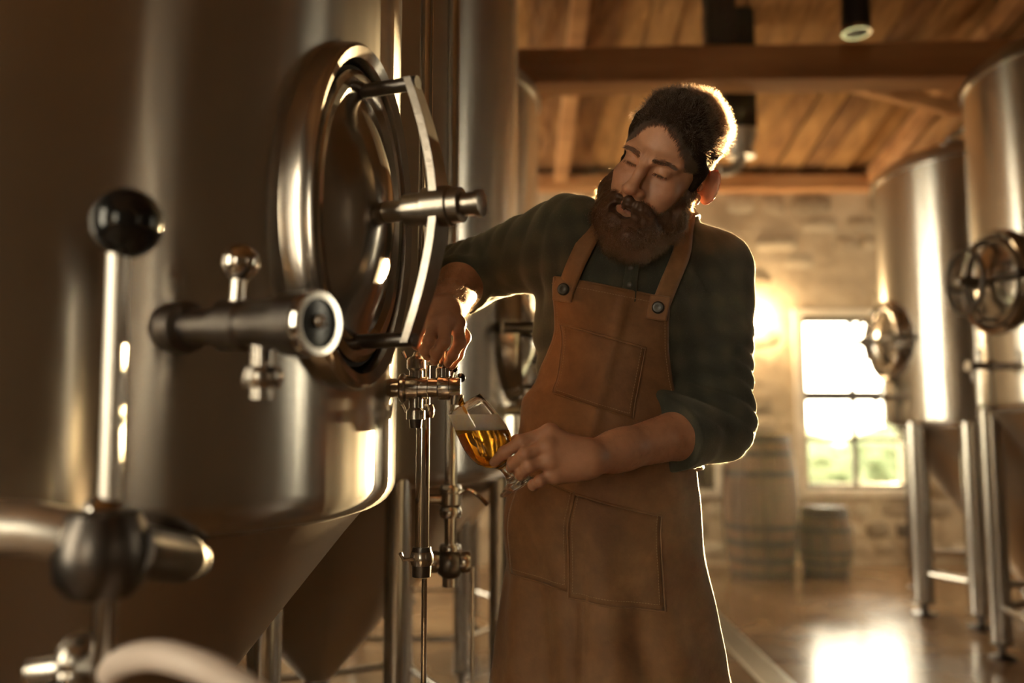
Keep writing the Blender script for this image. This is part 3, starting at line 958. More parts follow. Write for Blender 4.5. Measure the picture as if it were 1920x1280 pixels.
def polygonize(F, lo, hi, h, B=20):
    lo = np.array(lo, float); n = np.ceil((np.array(hi) - lo) / h / B).astype(int) * B
    A = np.ones(n + 1, f32)
    nb = n // B
    I = np.stack(np.meshgrid(*[np.arange(k) for k in nb], indexing='ij'), -1).reshape(-1, 3)
    C = lo + (I + .5) * B * h
    D = F(C)
    rad = B * h * .5 * math.sqrt(3)
    off = np.stack(np.meshgrid(*[np.arange(B + 1)] * 3, indexing='ij'), -1).reshape(-1, 3)
    for idx, c, d in zip(I, C, D):
        s = idx * B
        sl = tuple(slice(a, a + B + 1) for a in s)
        if abs(d) > rad * 1.35 + .012:
            if d < 0: A[sl] = -1
            continue
    for idx, c, d in zip(I, C, D):
        if abs(d) <= rad * 1.35 + .012:
            s = idx * B
            A[tuple(slice(a, a + B + 1) for a in s)] = F(lo + (s + off) * h, c.astype(f32), rad).reshape(B + 1, B + 1, B + 1)
    S = A < 0
    cnt = np.zeros(n, np.int8)
    for a in (0, 1):
        for b in (0, 1):
            for c in (0, 1):
                cnt += S[a:n[0] + a, b:n[1] + b, c:n[2] + c]
    act = np.argwhere((cnt > 0) & (cnt < 8))
    vid = np.full(n, -1, np.int32)
    vid[act[:, 0], act[:, 1], act[:, 2]] = np.arange(len(act))
    cor = [(a, b, c) for a in (0, 1) for b in (0, 1) for c in (0, 1)]
    val = np.stack([A[act[:, 0] + a, act[:, 1] + b, act[:, 2] + c] for a, b, c in cor], 1)
    acc = np.zeros((len(act), 3)); w = np.zeros(len(act))
    for i in range(8):
        for j in range(i + 1, 8):
            if sum(x != y for x, y in zip(cor[i], cor[j])) != 1: continue
            m = (val[:, i] < 0) != (val[:, j] < 0)
            t = np.where(m, val[:, i] / np.where(m, val[:, i] - val[:, j], 1), 0)
            acc += m[:, None] * (np.array(cor[i]) + t[:, None] * (np.array(cor[j]) - np.array(cor[i])))
            w += m
    verts = lo + (act + acc / w[:, None]) * h
    quads = []
    for ax in range(3):
        o1, o2 = [k for k in range(3) if k != ax]
        sl0 = [slice(None)] * 3; sl1 = [slice(None)] * 3
        sl0[ax] = slice(0, -1); sl1[ax] = slice(1, None)
        e = np.argwhere(S[tuple(sl0)] != S[tuple(sl1)])
        e = e[(e[:, o1] > 0) & (e[:, o2] > 0) & (e[:, o1] < n[o1]) & (e[:, o2] < n[o2])]
        ins = S[e[:, 0], e[:, 1], e[:, 2]]
        def cell(d1, d2):
            q = e.copy(); q[:, o1] -= d1; q[:, o2] -= d2
            return vid[q[:, 0], q[:, 1], q[:, 2]]
        q = np.stack([cell(1, 1), cell(0, 1), cell(0, 0), cell(1, 0)], 1)
        flip = ~ins if ax != 1 else ins
        q[flip] = q[flip][:, ::-1]
        quads.append(q)
    quads = np.concatenate(quads)
    quads = quads[(quads >= 0).all(1)]
    return verts, quads
def np_mesh(name, verts, quads, mat, parent, smooth=True):
    me = bpy.data.meshes.new(name)
    me.vertices.add(len(verts)); me.vertices.foreach_set('co', np.asarray(verts, f32).ravel())
    k = quads.shape[1]
    me.loops.add(quads.size); me.loops.foreach_set('vertex_index', quads.astype(np.int32).ravel())
    me.polygons.add(len(quads)); me.polygons.foreach_set('loop_start', np.arange(0, quads.size, k, dtype=np.int32))
    me.update(calc_edges=True)
    me.validate()
    me.polygons.foreach_set('use_smooth', np.full(len(me.polygons), smooth))
    o = link(name, me, mat, parent)
    return o
def sstep(a, b, x):
    t = np.clip((x - a) / (b - a), 0, 1); return t * t * (3 - 2 * t)
def lerp(a, b, t): return np.array(a) * (1 - t) + np.array(b) * t

# ------------------------------------------------------------------ the brewer: skeleton
PEL, WAI, CHE, NEK = at(1130, 965, 1.745), at(1152, 790, 1.725), at(1165, 585, 1.70), at(1236, 432, 1.685)
SHR, ELR, WRR = at(1062, 446, 1.63), at(872, 516, 1.765), at(833, 584, 1.512)
SHL, ELL, WRL = at(1342, 508, 1.685), at(1345, 796, 1.66), at(1100, 860, 1.445)
YAW = R(-18)                                     # chest turned towards the tap
FWD = np.array([math.sin(YAW), -math.cos(YAW), 0]); LAT = np.array([math.cos(YAW), math.sin(YAW), 0])
UPT = (NEK - PEL) / np.linalg.norm(NEK - PEL)
TROT = np.stack([LAT - UPT * (LAT @ UPT), -FWD + UPT * (FWD @ UPT), UPT], 1); TROT /= np.linalg.norm(TROT, axis=0)
def headR(yaw, pitch, roll):
    cy, sy, cx, sx, cr, sr = math.cos(yaw), math.sin(yaw), math.cos(pitch), math.sin(pitch), math.cos(roll), math.sin(roll)
    Z = np.array([[cy, -sy, 0], [sy, cy, 0], [0, 0, 1]]); X = np.array([[1, 0, 0], [0, cx, -sx], [0, sx, cx]]); Y = np.array([[cr, 0, sr], [0, 1, 0], [-sr, 0, cr]])
    return Y @ X @ Z
HR = headR(R(-25), R(28), R(20)); HP = at(1210, 313, 1.497) - HR @ np.array([0, -.088, 0])
def HW(p): return HP + HR @ np.array(p)

def torso(F, g):
    """g: how far outside the skin"""
    F.u(ell(lerp(PEL, CHE, .93), (.172 + g, .122 + g, .17 + g), TROT), .02)
    F.u(ell(WAI + .008 * FWD, (.152 + g, .124 + g, .17 + g), TROT), .08)
    F.u(ell(PEL, (.172 + g, .125 + g, .14 + g)), .08)
    F.u(rcone(lerp(CHE, NEK, .88) - .01 * FWD, lerp(SHL, NEK, .12), .070 + g, .052 + g), .07)
    F.u(rcone(lerp(CHE, NEK, .75) - .01 * FWD, lerp(SHR, NEK, .10), .068 + g, .062 + g), .07)
    F.u(ell(lerp(CHE, SHR, .45) + .035 * FWD, (.085 + g, .075 + g, .085 + g)), .06)
    F.u(ell(lerp(CHE, SHL, .45) + .030 * FWD, (.085 + g, .075 + g, .085 + g)), .06)
def legs_of(F, g):
    for s, fx in ((1, .03), (-1, -.02)):
        hip = PEL + LAT * (.085 * s) + np.array([0, 0, -.04])
        knee = np.array([PEL[0] + .11 * s * LAT[0] + fx, PEL[1] - .03, .52]); ank = np.array([PEL[0] + .125 * s + fx, PEL[1] + .02, .10])
        F.u(rcone(hip, knee, .088 + g, .058 + g), .04)
        F.u(rcone(knee, ank, .058 + g, .040 + g), .02)
        yield ank, s

def finger(F, pts, rs, k=.006):
    pts = [np.array(at(*p)) for p in pts]
    for i in range(len(pts) - 1):
        F.u(rcone(pts[i], pts[i + 1], rs[i], rs[i + 1]), k if i == 0 else .004)
    for p, r in zip(pts[1:-1], rs[1:-1]):
        F.u(ell(p, (r * 1.06,) * 3), .004)
    return pts
FR = (.0115, .0102, .0092, .0080)

BF = Field()
torso(BF, -.014)
for _ in legs_of(BF, -.012): pass
for s in (1, -1):
    a = np.array([PEL[0] + .125 * s + (.03 if s > 0 else -.02), PEL[1] + .02, .09])
    BF.u(rcone(a, a + np.array([.02 * s, -.15, -.045]), .04, .03), .03)
# arms
for S, E_, W, fl_ in ((SHR, ELR, WRR, 0), (SHL, ELL, WRL, 1)):
    BF.u(rcone(S, E_, .058, .046), .03)
    m1 = lerp(E_, W, .28)
    BF.u(rcone(E_, m1, .044, .047), .02)
    BF.u(rcone(m1, lerp(E_, W, .8), .047, .033), .02)
    BF.u(rcone(lerp(E_, W, .75), W, .034, .030), .02)
# right hand on the tap handle
mR = [at(859, 607, 1.487), at(838, 602, 1.472), at(815, 606, 1.476), at(797, 611, 1.49)]
for q in mR: BF.u(rcone(lerp(WRR, q, .05), lerp(WRR, q, .93), .021, .0135), .016)
for q in mR: BF.u(ell(q, (.0135,) * 3), .008)
finger(BF, [(859, 607, 1.487), (862, 642, 1.462), (849, 666, 1.468), (840, 680, 1.487)], FR)
finger(BF, [(838, 602, 1.472), (832, 642, 1.442), (818, 664, 1.452), (815, 677, 1.478)], FR)
finger(BF, [(815, 606, 1.476), (805, 637, 1.447), (797, 656, 1.460), (801, 668, 1.487)], FR)
finger(BF, [(797, 611, 1.490), (784, 632, 1.467), (781, 646, 1.478), (789, 656, 1.498)], [r * .88 for r in FR])
finger(BF, [(848, 598, 1.512), (868, 632, 1.522), (857, 664, 1.520), (847, 684, 1.512)], (.017, .0135, .0115, .0092), .014)
# left hand round the stem
mL = [at(1030, 810, 1.428), at(1024, 836, 1.414), at(1028, 864, 1.416), at(1038, 890, 1.426)]
for q in mL: BF.u(rcone(lerp(WRL, q, .02), lerp(WRL, q, .92), .024, .0145), .018)
for q in mL: BF.u(ell(q, (.0145,) * 3), .010)
BF.u(ell(lerp(WRL, mL[2], .5) + np.array([0, .012, 0]), (.034, .018, .034)), .02)
LF = [finger(BF, [(1030, 810, 1.428), (978, 828, 1.421), (946, 848, 1.436), (927, 866, 1.449)], (.0125, .0112, .0102, .0084)),
      finger(BF, [(1024, 836, 1.414), (984, 850, 1.402), (962, 868, 1.424), (957, 878, 1.452)], FR),
      finger(BF, [(1028, 864, 1.416), (992, 874, 1.404), (977, 887, 1.424), (975, 893, 1.452)], FR),
      finger(BF, [(1038, 890, 1.426), (1012, 902, 1.414), (1000, 909, 1.430), (1000, 908, 1.455)], [r * .9 for r in FR])]
finger(BF, [(1072, 845, 1.462), (1020, 818, 1.498), (970, 828, 1.526), (944, 842, 1.533)], (.020, .0145, .012, .0098), .016)

HEAD0 = len(BF.p)
# head and face, in the head's own frame: x to his left, -y forward, z up
def H(prim): return transformed(prim, HR, HP)
def both(fn):
    for s in (1, -1): fn(s)
BF.u(H(ell((0, .015, .042), (.077, .097, .088))), .02)
BF.u(H(ell((0, -.028, -.02), (.064, .060, .086))), .03)
both(lambda s: BF.u(H(rcone((.052 * s, -.005, -.055), (.012 * s, -.072, -.103), .020, .020)), .025))
BF.u(H(ell((0, -.078, -.104), (.024, .018, .018))), .02)
both(lambda s: BF.u(H(ell((.043 * s, -.064, -.030), (.022, .018, .016))), .022))
both(lambda s: BF.u(H(ell((.034 * s, -.066, -.056), (.022, .020, .022))), .022))
both(lambda s: BF.u(H(rcone((.050 * s, -.070, .020), (.013 * s, -.0885, .0165), .0100, .0115)), .013))
both(lambda s: BF.sub(H(ell((.032 * s, -.099, .0005), (.0195, .0155, .0105))), .012))
both(lambda s: BF.u(H(ell((.0315 * s, -.0765, .0005), (.0148, .0132, .0128))), .004))
both(lambda s: BF.sub(H(ell((.0315 * s, -.0910, -.0048), (.0125, .0060, .0019))), .0018))
both(lambda s: BF.sub(H(rcone((.019 * s, -.0885, .0085), (.0315 * s, -.0900, .0105), .0011, .0013)), .003))
both(lambda s: BF.sub(H(rcone((.0315 * s, -.0900, .0105), (.045 * s, -.0820, .0075), .0013, .0011)), .003))
both(lambda s: BF.sub(H(rcone((.020 * s, -.0885, -.0135), (.040 * s, -.0850, -.0165), .0012, .0012)), .007))
BF.u(H(rcone((0, -.090, .012), (0, -.1020, -.010), .0078, .0088)), .010)
BF.u(H(rcone((0, -.1020, -.010), (0, -.1155, -.036), .0088, .0112)), .010)
BF.u(H(ell((0, -.1170, -.041), (.0132, .0125, .0112))), .008)
both(lambda s: BF.sub(H(rcone((.0062 * s, -.0990, .012), (.0075 * s, -.0960, .026), .0011, .0008)), .004))
both(lambda s: BF.sub(H(rcone((.0195 * s, -.0990, -.046), (.0340 * s, -.0870, -.064), .0013, .0016)), .008))
both(lambda s: BF.u(H(ell((.0140 * s, -.1025, -.0450), (.0092, .0110, .0088))), .006))
both(lambda s: BF.sub(H(ell((.0074 * s, -.109, -.0535), (.0042, .006, .004))), .003))
BF.u(H(ell((0, -.080, -.071), (.030, .022, .025))), .02)
both(lambda s: BF.u(H(rcone((.021 * s, -.0930, -.0765), (.004 * s, -.1020, -.0715), .0032, .0056)), .004))
BF.u(H(rcone((-.016, -.0960, -.0840), (.016, -.0960, -.0840), .0058, .0058)), .005)
BF.u(H(ell((0, -.1005, -.0842), (.012, .0068, .0062))), .005)
BF.sub(H(rcone((-.022, -.100, -.0780), (.022, -.100, -.0780), .0012, .0012)), .003)
# ears
for s in (1, -1):
    e_ = 1.05 if s > 0 else -.15
    er = np.array([[math.cos(e_), -math.sin(e_), 0], [math.sin(e_), math.cos(e_), 0], [0, 0, 1]])
    BF.u(H(ell((.0900 if s > 0 else -.078, .024, -.006), (.0044, .025, .035), er)), .004)
    BF.u(H(ell((.079 * s, .010, -.034), (.006, .009, .012), er)), .008)
    BF.sub(H(ell((.0925 if s > 0 else -.086, .0155, -.003), (.0045, .017, .025), er)), .004)
    BF.u(H(ell((.080 * s, .002, -.010), (.005, .006, .008))), .005)
BF.u(rcone(HW((0, .035, -.055)), NEK - .005 * FWD + np.array([0, 0, -.02]), .060, .066), .03)

HBF = Field(); HBF.p = BF.p[HEAD0:]
man = thing('person', 'bearded man in dark green shirt and brown leather apron pouring beer', 'person', (float(PEL[0]), float(PEL[1]), 0))
OFF = np.array([PEL[0], PEL[1], 0])
import time as _t
_t0 = _t.time()
bv, bq = polygonize(BF, (-.30, 1.28, -.02), (.62, 1.95, 1.90), .0027)
m_, nt, b_ = new_mat('skin')
M['skin'] = m_
at_ = nt.nodes.new('ShaderNodeAttribute'); at_.attribute_name = 'tint'
nz = noise(nt, texco(nt), 55, 4)
rp = ramp(nt, nz, [(.3, (.84, .80, .78)), (.7, (1.0, 1.0, 1.0))])
mx = nt.nodes.new('ShaderNodeMix'); mx.data_type = 'RGBA'; mx.blend_type = 'MULTIPLY'; mx.inputs[0].default_value = 1
nt.links.new(at_.outputs['Color'], mx.inputs[6]); nt.links.new(rp.outputs[0], mx.inputs[7]); nt.links.new(mx.outputs[2], b_.inputs['Base Color'])
setp(b_, Roughness=.46, Subsurface_Weight=.35, Subsurface_Radius=(.012, .006, .003), Subsurface_Scale=.6, Specular_IOR_Level=.4)
bump(nt, b_, noise(nt, texco(nt), 420, 3), .12, .002)
bo = np_mesh('body', bv - OFF, bq, M['skin'], man)
# skin tints
loc = (bv - HP) @ HR
tint = np.tile(np.array([.46, .235, .140, 1]), (len(bv), 1))
def blob(c, r, col, amt=1.0):
    global tint
    d = np.linalg.norm((loc - np.array(c)) / np.array(r), axis=1)
    w = (amt * (1 - sstep(.55, 1.0, d)))[:, None]
    tint[:, :3] = tint[:, :3] * (1 - w) + np.array(col) * w
blob((0, -.100, -.0785), (.024, .016, .0125), (.40, .145, .105), .85)
blob((0, -.112, -.042), (.022, .020, .020), (.48, .21, .125), .6)
both(lambda s: blob((.044 * s, -.07, -.032), (.030, .03, .024), (.47, .215, .130), .6))
both(lambda s: blob((.09 * s, .016, -.004), (.02, .035, .045), (.62, .27, .16), .8))
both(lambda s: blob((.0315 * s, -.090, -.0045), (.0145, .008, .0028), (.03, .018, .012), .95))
both(lambda s: blob((.0315 * s, -.085, -.011), (.018, .02, .008), (.40, .20, .13), .5))
ca = bo.data.color_attributes.new('tint', 'FLOAT_COLOR', 'POINT')
ca.data.foreach_set('color', tint.astype(f32).ravel())
print('body', len(bv), _t.time() - _t0)

# ------------------------------------------------------------------ shirt
SF = Field(); TF = Field()
torso(SF, .004); torso(TF, .004)
def sleeve(S, E_, W, f, r0, r1, r2):
    ax = (W - E_) / np.linalg.norm(W - E_); C = lerp(E_, W, f)
    a, b = rcone(S, E_, r0, r1), rcone(E_, lerp(E_, W, f + .2), r1, r2)
    cu = rcone(C - ax * .045, C + ax * .03, r2 + .010, r2 + .007)
    axf = ax.astype(f32); Cf = C.astype(f32)
    def fn(P):
        pl = (P - Cf) @ axf
        return smin(a[0](P), smax(smin(b[0](P), cu[0](P), .005), pl, .006), .03)
    SF.u((fn, (S + C) / 2, float(np.linalg.norm(S - C) / 2 + .26)), .045)
    return C, ax
CR, axR = sleeve(SHR, ELR, WRR, .34, .078, .063, .054)
CL, axL = sleeve(SHL, ELL, WRL, .36, .076, .066, .055)
def fold(P, c, rad, dirn, wl, amp, seed):
    w = np.exp(-(np.linalg.norm(P - np.array(c, f32), axis=1) / rad) ** 2)
    ph = (P @ np.array(dirn, f32)) * (2 * PI / wl) + 1.6 * vnoise(P, 11, seed)
    return amp * w * (1 - np.abs(np.sin(ph * .5)) * 2)
def nrm(v): v = np.array(v, float); return v / np.linalg.norm(v)
dR, dL = nrm(ELR - SHR), nrm(ELL - SHL)
def shirt_disp(P):
    d = .0030 * vnoise(P, 14, 1) + .0016 * vnoise(P, 33, 2)
    d += fold(P, lerp(SHR, ELR, .15), .10, nrm(dR + .6 * np.array([0, 0, 1])), .042, .0045, 3)
    d += fold(P, lerp(ELR, CR, .2), .075, nrm(dR + np.array([.1, .2, -.3])), .026, .0048, 4)
    d += fold(P, lerp(SHL, ELL, .80), .10, nrm(dL + .45 * axL), .034, .0055, 5)
    d += fold(P, lerp(SHL, CHE, .35), .09, nrm([.8, 0, .6]), .045, .0042, 6)
    d += fold(P, lerp(WAI, CHE, .3) - .14 * LAT, .14, nrm([.5, .2, .9]), .05, .0045, 7)
    return d.astype(f32)
SF.disp = shirt_disp
SF.sub(rcone(HW((0, .03, -.06)), NEK + np.array([0, 0, -.06]) + .015 * FWD, .066, .060), .008)
m_, nt, b_ = new_mat('dark_green_shirt'); M['shirt'] = m_
v = texco(nt, (1, 1, 1), rot=(0, R(8), R(12)))
def plaid(sc, dirn):
    w = nt.nodes.new('ShaderNodeTexWave'); w.bands_direction = dirn; w.inputs['Scale'].default_value = sc; w.inputs['Distortion'].default_value = 1.2; w.inputs['Detail'].default_value = 1
    nt.links.new(v, w.inputs[0]); return w.outputs['Fac']
a_ = nt.nodes.new('ShaderNodeMath'); a_.operation = 'ADD'
nt.links.new(plaid(7, 'X'), a_.inputs[0]); nt.links.new(plaid(6, 'Z'), a_.inputs[1])
h_ = nt.nodes.new('ShaderNodeMath'); h_.operation = 'MULTIPLY'; h_.inputs[1].default_value = .5
nt.links.new(a_.outputs[0], h_.inputs[0])
rp = ramp(nt, h_.outputs[0], [(.15, (.020, .023, .016)), (.55, (.028, .031, .021)), (.92, (.044, .042, .027))])
nt.links.new(rp.outputs[0], b_.inputs['Base Color'])
setp(b_, Roughness=.85, Sheen_Weight=.35, Sheen_Roughness=.5, Sheen_Tint=(.8, .75, .6, 1))
bump(nt, b_, noise(nt, texco(nt), 260, 4), .35, .0012)
sv, sq = polygonize(SF, (-.26, 1.45, .84), (.62, 1.98, 1.72), .0045)
sv_keep = None
shirt = np_mesh('shirt', sv - OFF, sq, M['shirt'], man)
print('shirt', len(sv), _t.time() - _t0)

def onto(F, p, dirn, off=0.0, n=40):
    """slide points along dirn until they lie on the field's surface"""
    p = np.array(p, float); dirn = np.array(dirn, float)
    for _ in range(n):
        d = F(p) - off
        p = p + dirn * np.clip(d, -.02, .05)[:, None] * .9
    return p
def from_cam(F, pxs, off=0.0, start=1.35):
    P = np.array([at(x, y, start) for x, y in pxs]); D = P - np.array([0, 0, CAM_H]); D /= np.linalg.norm(D, axis=1)[:, None]
    return onto(F, P, D, off, 60)

# shirt collar, placket, buttons
NC = NEK + np.array([0, 0, .012]); nax = nrm(HW((0, .03, -.05)) - NEK); nx_ = nrm(LAT - nax * (LAT @ nax)); ny_ = np.cross(nax, nx_)   # ny_ points to his back
cv = []; cf = []
NCa = 40
for i in range(NCa + 1):
    f = i / NCa; a = -PI / 2 + .22 + f * (2 * PI - .44)              # starts and ends at the throat
    fr = abs(f - .5) * 2
    rd = math.cos(a) * nx_ + math.sin(a) * ny_
    drop = .046 + .030 * max(0, fr - .72) / .28
    for (r, h) in ((.066, -.012), (.067, .018), (.069, .027), (.073, .026), (.079, .012), (.085 + .012 * fr, .027 - drop)):
        cv.append(NC + rd * r + nax * h)
for i in range(NCa):
    for j in range(5):
        cf.append((i * 6 + j, i * 6 + j + 1, i * 6 + 7 + j, i * 6 + 6 + j))
co = np_mesh('collar', np.array(cv) - OFF, np.array(cf), M['shirt'], shirt)
sm = co.modifiers.new('thick', 'SOLIDIFY'); sm.thickness = .003
ss = co.modifiers.new('sub', 'SUBSURF'); ss.levels = 1; ss.render_levels = 1
pl = from_cam(SF, [(1186 - 8 * k / 6, 470 + 16 * k) for k in range(7)], .003)
vs = []; fs = []
for k, p in enumerate(pl):
    for e in (-.014, .014): vs.append(p + LAT * e)
for k in range(6): fs.append((2 * k, 2 * k + 1, 2 * k + 3, 2 * k + 2))
po = np_mesh('placket', np.array(vs) - OFF, np.array(fs), M['shirt'], shirt)
po.modifiers.new('thick', 'SOLIDIFY').thickness = .003
M['button'] = mat_plain('dark_button', (.03, .026, .02), .3)
for k in (2, 4):
    MB().lathe([(.0055, 0), (.0055, .003), (.004, .0038)], 16, V(pl[k] - OFF + FWD * .001), V(FWD)).build('button', M['button'], shirt)

# ------------------------------------------------------------------ trousers and boots (below the picture)
M['denim'] = mat_noise('dark_trousers', [(.3, (.018, .017, .018)), (.7, (.035, .033, .032))], 40, .85, bstr=.3)
M['boot'] = mat_noise('brown_boot', [(.3, (.04, .022, .012)), (.7, (.09, .05, .028))], 20, .5, bstr=.2)
PF = Field()
PF.u(ell(PEL + np.array([0, 0, -.02]), (.176, .130, .13)), .03)
for ank, s in legs_of(PF, .008): pass
PF.disp = lambda P: (.004 * vnoise(P, 12, 9)).astype(f32)
pv, pq = polygonize(PF, (-.1, 1.45, .06), (.5, 2.0, 1.12), .008)
np_mesh('trousers', pv - OFF, pq, M['denim'], man)
for s in (1, -1):
    a = np.array([PEL[0] + .125 * s + (.03 if s > 0 else -.02), PEL[1] + .02, .07])
    K = Field(); K.u(rcone(a + np.array([0, 0, .14]), a, .056, .052), .03); K.u(rcone(a + np.array([0, -.02, -.025]), a + np.array([.02 * s, -.16, -.03]), .045, .042), .03)
    K.cut(lambda P: .012 - P[:, 2], .008)
    k1, k2 = polygonize(K, a + np.array([-.1, -.26, -.1]), a + np.array([.12, .1, .24]), .006)
    np_mesh('boot', k1 - OFF, k2, M['boot'], man)

# ------------------------------------------------------------------ apron
def skirt(P):
    z = P[:, 2]
    t = np.clip((1.14 - z) / .46, -.3, 1.3)
    q = P - PEL - LAT * .002
    a = .166 + .064 * t; b = .134 + .046 * t
    x = q @ LAT - .004 * t; y = q @ FWD
    return ((np.sqrt((x / a) ** 2 + (y / b) ** 2) - 1) * np.minimum(a, b) * .9).astype(f32)
AFld = Field()
torso(AFld, .010)
AFld.u((lambda P: np.maximum(skirt(P), P[:, 2] - 1.24).astype(f32), PEL - np.array([0, 0, .2]), .6), .06)
def apron_pt(phi, v, off=0.0):
    """phi: angle round the body from straight ahead, v: height along the spine above the hips (m)"""
    phi = np.asarray(phi, float); v = np.asarray(v, float)
    phi = phi - .11 * sstep(.10, .25, v)
    w = sstep(-.12, .16, v)[:, None]
    up = np.array([0, 0, 1.0]) * (1 - w) + UPT * w; up /= np.linalg.norm(up, axis=1)[:, None]
    base = PEL + np.where(v[:, None] > 0, UPT * v[:, None], np.array([0, 0, 1.0]) * v[:, None])
    d = np.cos(phi)[:, None] * FWD + np.sin(phi)[:, None] * LAT
    d = d - up * (d * up).sum(1)[:, None]; d /= np.linalg.norm(d, axis=1)[:, None]
    p = base + d * .42
    p = onto(AFld, p, -d, 0.0, 50)
    # hanging folds and creases
    A = sstep(.05, -.25, v)
    fold_ = A * (.010 * np.sin(phi * 5.2 + 1.1 + 1.5 * v) + .006 * np.sin(phi * 11 + 9 * v)) + .0035 * vnoise(p, 9, 12) + .0018 * vnoise(p, 26, 13)
    fold_ += .006 * np.exp(-((phi + .10 - .25 * (v - .3)) / .07) ** 2) * sstep(.02, .12, v) * sstep(.50, .36, v)       # press crease down the bib
    fold_ += -.006 * np.exp(-((phi + .02) / .05) ** 2) * sstep(.02, -.05, v)
    return p + d * (fold_ + off)[:, None]
VT, VB = .442, -.325
def half_angle(v):
    return np.interp(v, [VB, -.1, .08, .16, .23, .29, .35, .40, VT], [1.50, 1.52, 1.50, 1.36, 1.08, .86, .71, .64, .60])
def apron_patch(name, vs_, lo, hi, nu, mat, parent, off=0.0, thick=.003, rim=None):
    pts = []
    for v in vs_:
        a0, a1 = lo(v), hi(v)
        ph = np.linspace(a0, a1, nu)
        pts.append(apron_pt(ph, np.full(nu, v) - 0.0 * ph, off))
    P = np.array(pts)
    nv = len(vs_)
    q = np.array([(i * nu + j, i * nu + j + 1, (i + 1) * nu + j + 1, (i + 1) * nu + j) for i in range(nv - 1) for j in range(nu - 1)])
    o = np_mesh(name, P.reshape(-1, 3) - OFF, q, mat, parent)
    s_ = o.modifiers.new('thick', 'SOLIDIFY'); s_.thickness = thick; s_.offset = 1
    return o, P
def leather(name, k=1.0):
    m, nt, b = new_mat(name)
    v = texco(nt)
    n1 = noise(nt, v, 5, 6, .6, .6); n2 = noise(nt, v, 38, 5, .65)
    r1 = ramp(nt, n1, [(.28, (.105 * k, .047 * k, .017 * k)), (.5, (.185 * k, .088 * k, .033 * k)), (.75, (.275 * k, .142 * k, .060 * k))])
    r2 = ramp(nt, n2, [(.3, (.72, .70, .68)), (.65, (1, 1, 1))])
    mx = nt.nodes.new('ShaderNodeMix'); mx.data_type = 'RGBA'; mx.blend_type = 'MULTIPLY'; mx.inputs[0].default_value = .8
    nt.links.new(r1.outputs[0], mx.inputs[6]); nt.links.new(r2.outputs[0], mx.inputs[7]); nt.links.new(mx.outputs[2], b.inputs['Base Color'])
    setp(b, Roughness=.62, Sheen_Weight=.15, Sheen_Roughness=.5, Specular_IOR_Level=.35)
    n3 = noise(nt, v, 220, 4)
    ad = nt.nodes.new('ShaderNodeMath'); ad.operation = 'MULTIPLY_ADD'; ad.inputs[1].default_value = .35
    nt.links.new(n3, ad.inputs[0]); nt.links.new(n2, ad.inputs[2])
    bump(nt, b, ad.outputs[0], .35, .003)
    return m
M['apron'] = leather('worn_leather')
M['apron_pocket'] = leather('pocket_leather', .88)
M['strap'] = leather('strap_leather', 1.15)
M['stitch'] = mat_plain('tan_thread', (.30, .19, .10), .8)
vv = np.linspace(VB, VT, 74)
apron, AP = apron_patch('apron', vv, lambda v: -half_angle(v), lambda v: half_angle(v), 81, M['apron'], man)
# hems: rolled edge all along the outline
edge = list(AP[:, 0]) ; edge2 = list(AP[:, -1]); top = list(AP[-1]); bot = list(AP[0])
def cord(pts, r, name, mat, parent, seg=6):
    return MB().tube([V(p - OFF) for p in pts], r, seg).build(name, mat, parent)
for e in (edge, edge2, top, bot): cord(e, .0028, 'hem', M['apron_pocket'], apron)
def stitches(pts, name='stitching', parent=None, out=.0022):
    m = MB(); P = np.array(pts); L = np.r_[0, np.cumsum(np.linalg.norm(np.diff(P, axis=0), axis=1))]
    n = int(L[-1] / .0052)
    for k in range(n):
        a, b = [np.array([np.interp(L[-1] * (k + t) / n, L, P[:, c]) for c in range(3)]) for t in (.18, .82)]
        m.tube([V(a - OFF), V(b - OFF)], .00065, 4)
    o = m.build(name, M['stitch'], parent, None); o['kind'] = 'stuff'
    return o
def grid_line(phis, vs_, off):
    return list(apron_pt(np.array(phis), np.array(vs_), off))
def pocket(name, c0, c1, v0, v1, tilt=0.0, off=.0036, nu=22, nv=18):
    """a patch pocket between angles c0..c1 and heights v0..v1"""
    pts = []
    for i in range(nv):
        f = i / (nv - 1)
        ph = np.linspace(c0, c1, nu)
        vvv = v0 + (v1 - v0) * f + tilt * (ph - (c0 + c1) / 2)
        pts.append(apron_pt(ph, vvv, off + .002 * np.sin(PI * f)))
    P = np.array(pts)
    q = np.array([(i * nu + j, i * nu + j + 1, (i + 1) * nu + j + 1, (i + 1) * nu + j) for i in range(nv - 1) for j in range(nu - 1)])
    o = np_mesh(name, P.reshape(-1, 3) - OFF, q, M['apron_pocket'], apron)
    s_ = o.modifiers.new('thick', 'SOLIDIFY'); s_.thickness = .0034; s_.offset = -1
    for e in (P[:, 0], P[:, -1], P[0], P[-1]): 
        pass
    cord(list(P[-1]), .0024, 'pocket_hem', M['apron'], apron)
    ins = list(P[nv - 1:0:-1, 1]) + list(P[1, 1:-1]) + list(P[1:, -2])
    stitches([p + FWD * .0012 for p in ins], 'pocket_stitching', apron)
    ring_ = list(P[nv - 1::-1, 0]) + list(P[0, 1:]) + list(P[1:, -1])
    cord(ring_, .0017, 'pocket_edge', M['apron'], apron)
    return o
pocket('chest_pocket', -.62, .42, .220, .352, -.014)
pocket('skirt_pocket', -1.0, -.20, -.115, .065, -.02)
pocket('skirt_pocket', -.19, .85, -.145, .045, -.02)
for sgn, f in ((-1, edge), (1, edge2)):
    k0 = 34
    stitches([apron_pt(np.array([sgn * (half_angle(v) - .045)]), np.array([v]), .0035)[0] for v in vv[k0:]], 'edge_stitching', apron)
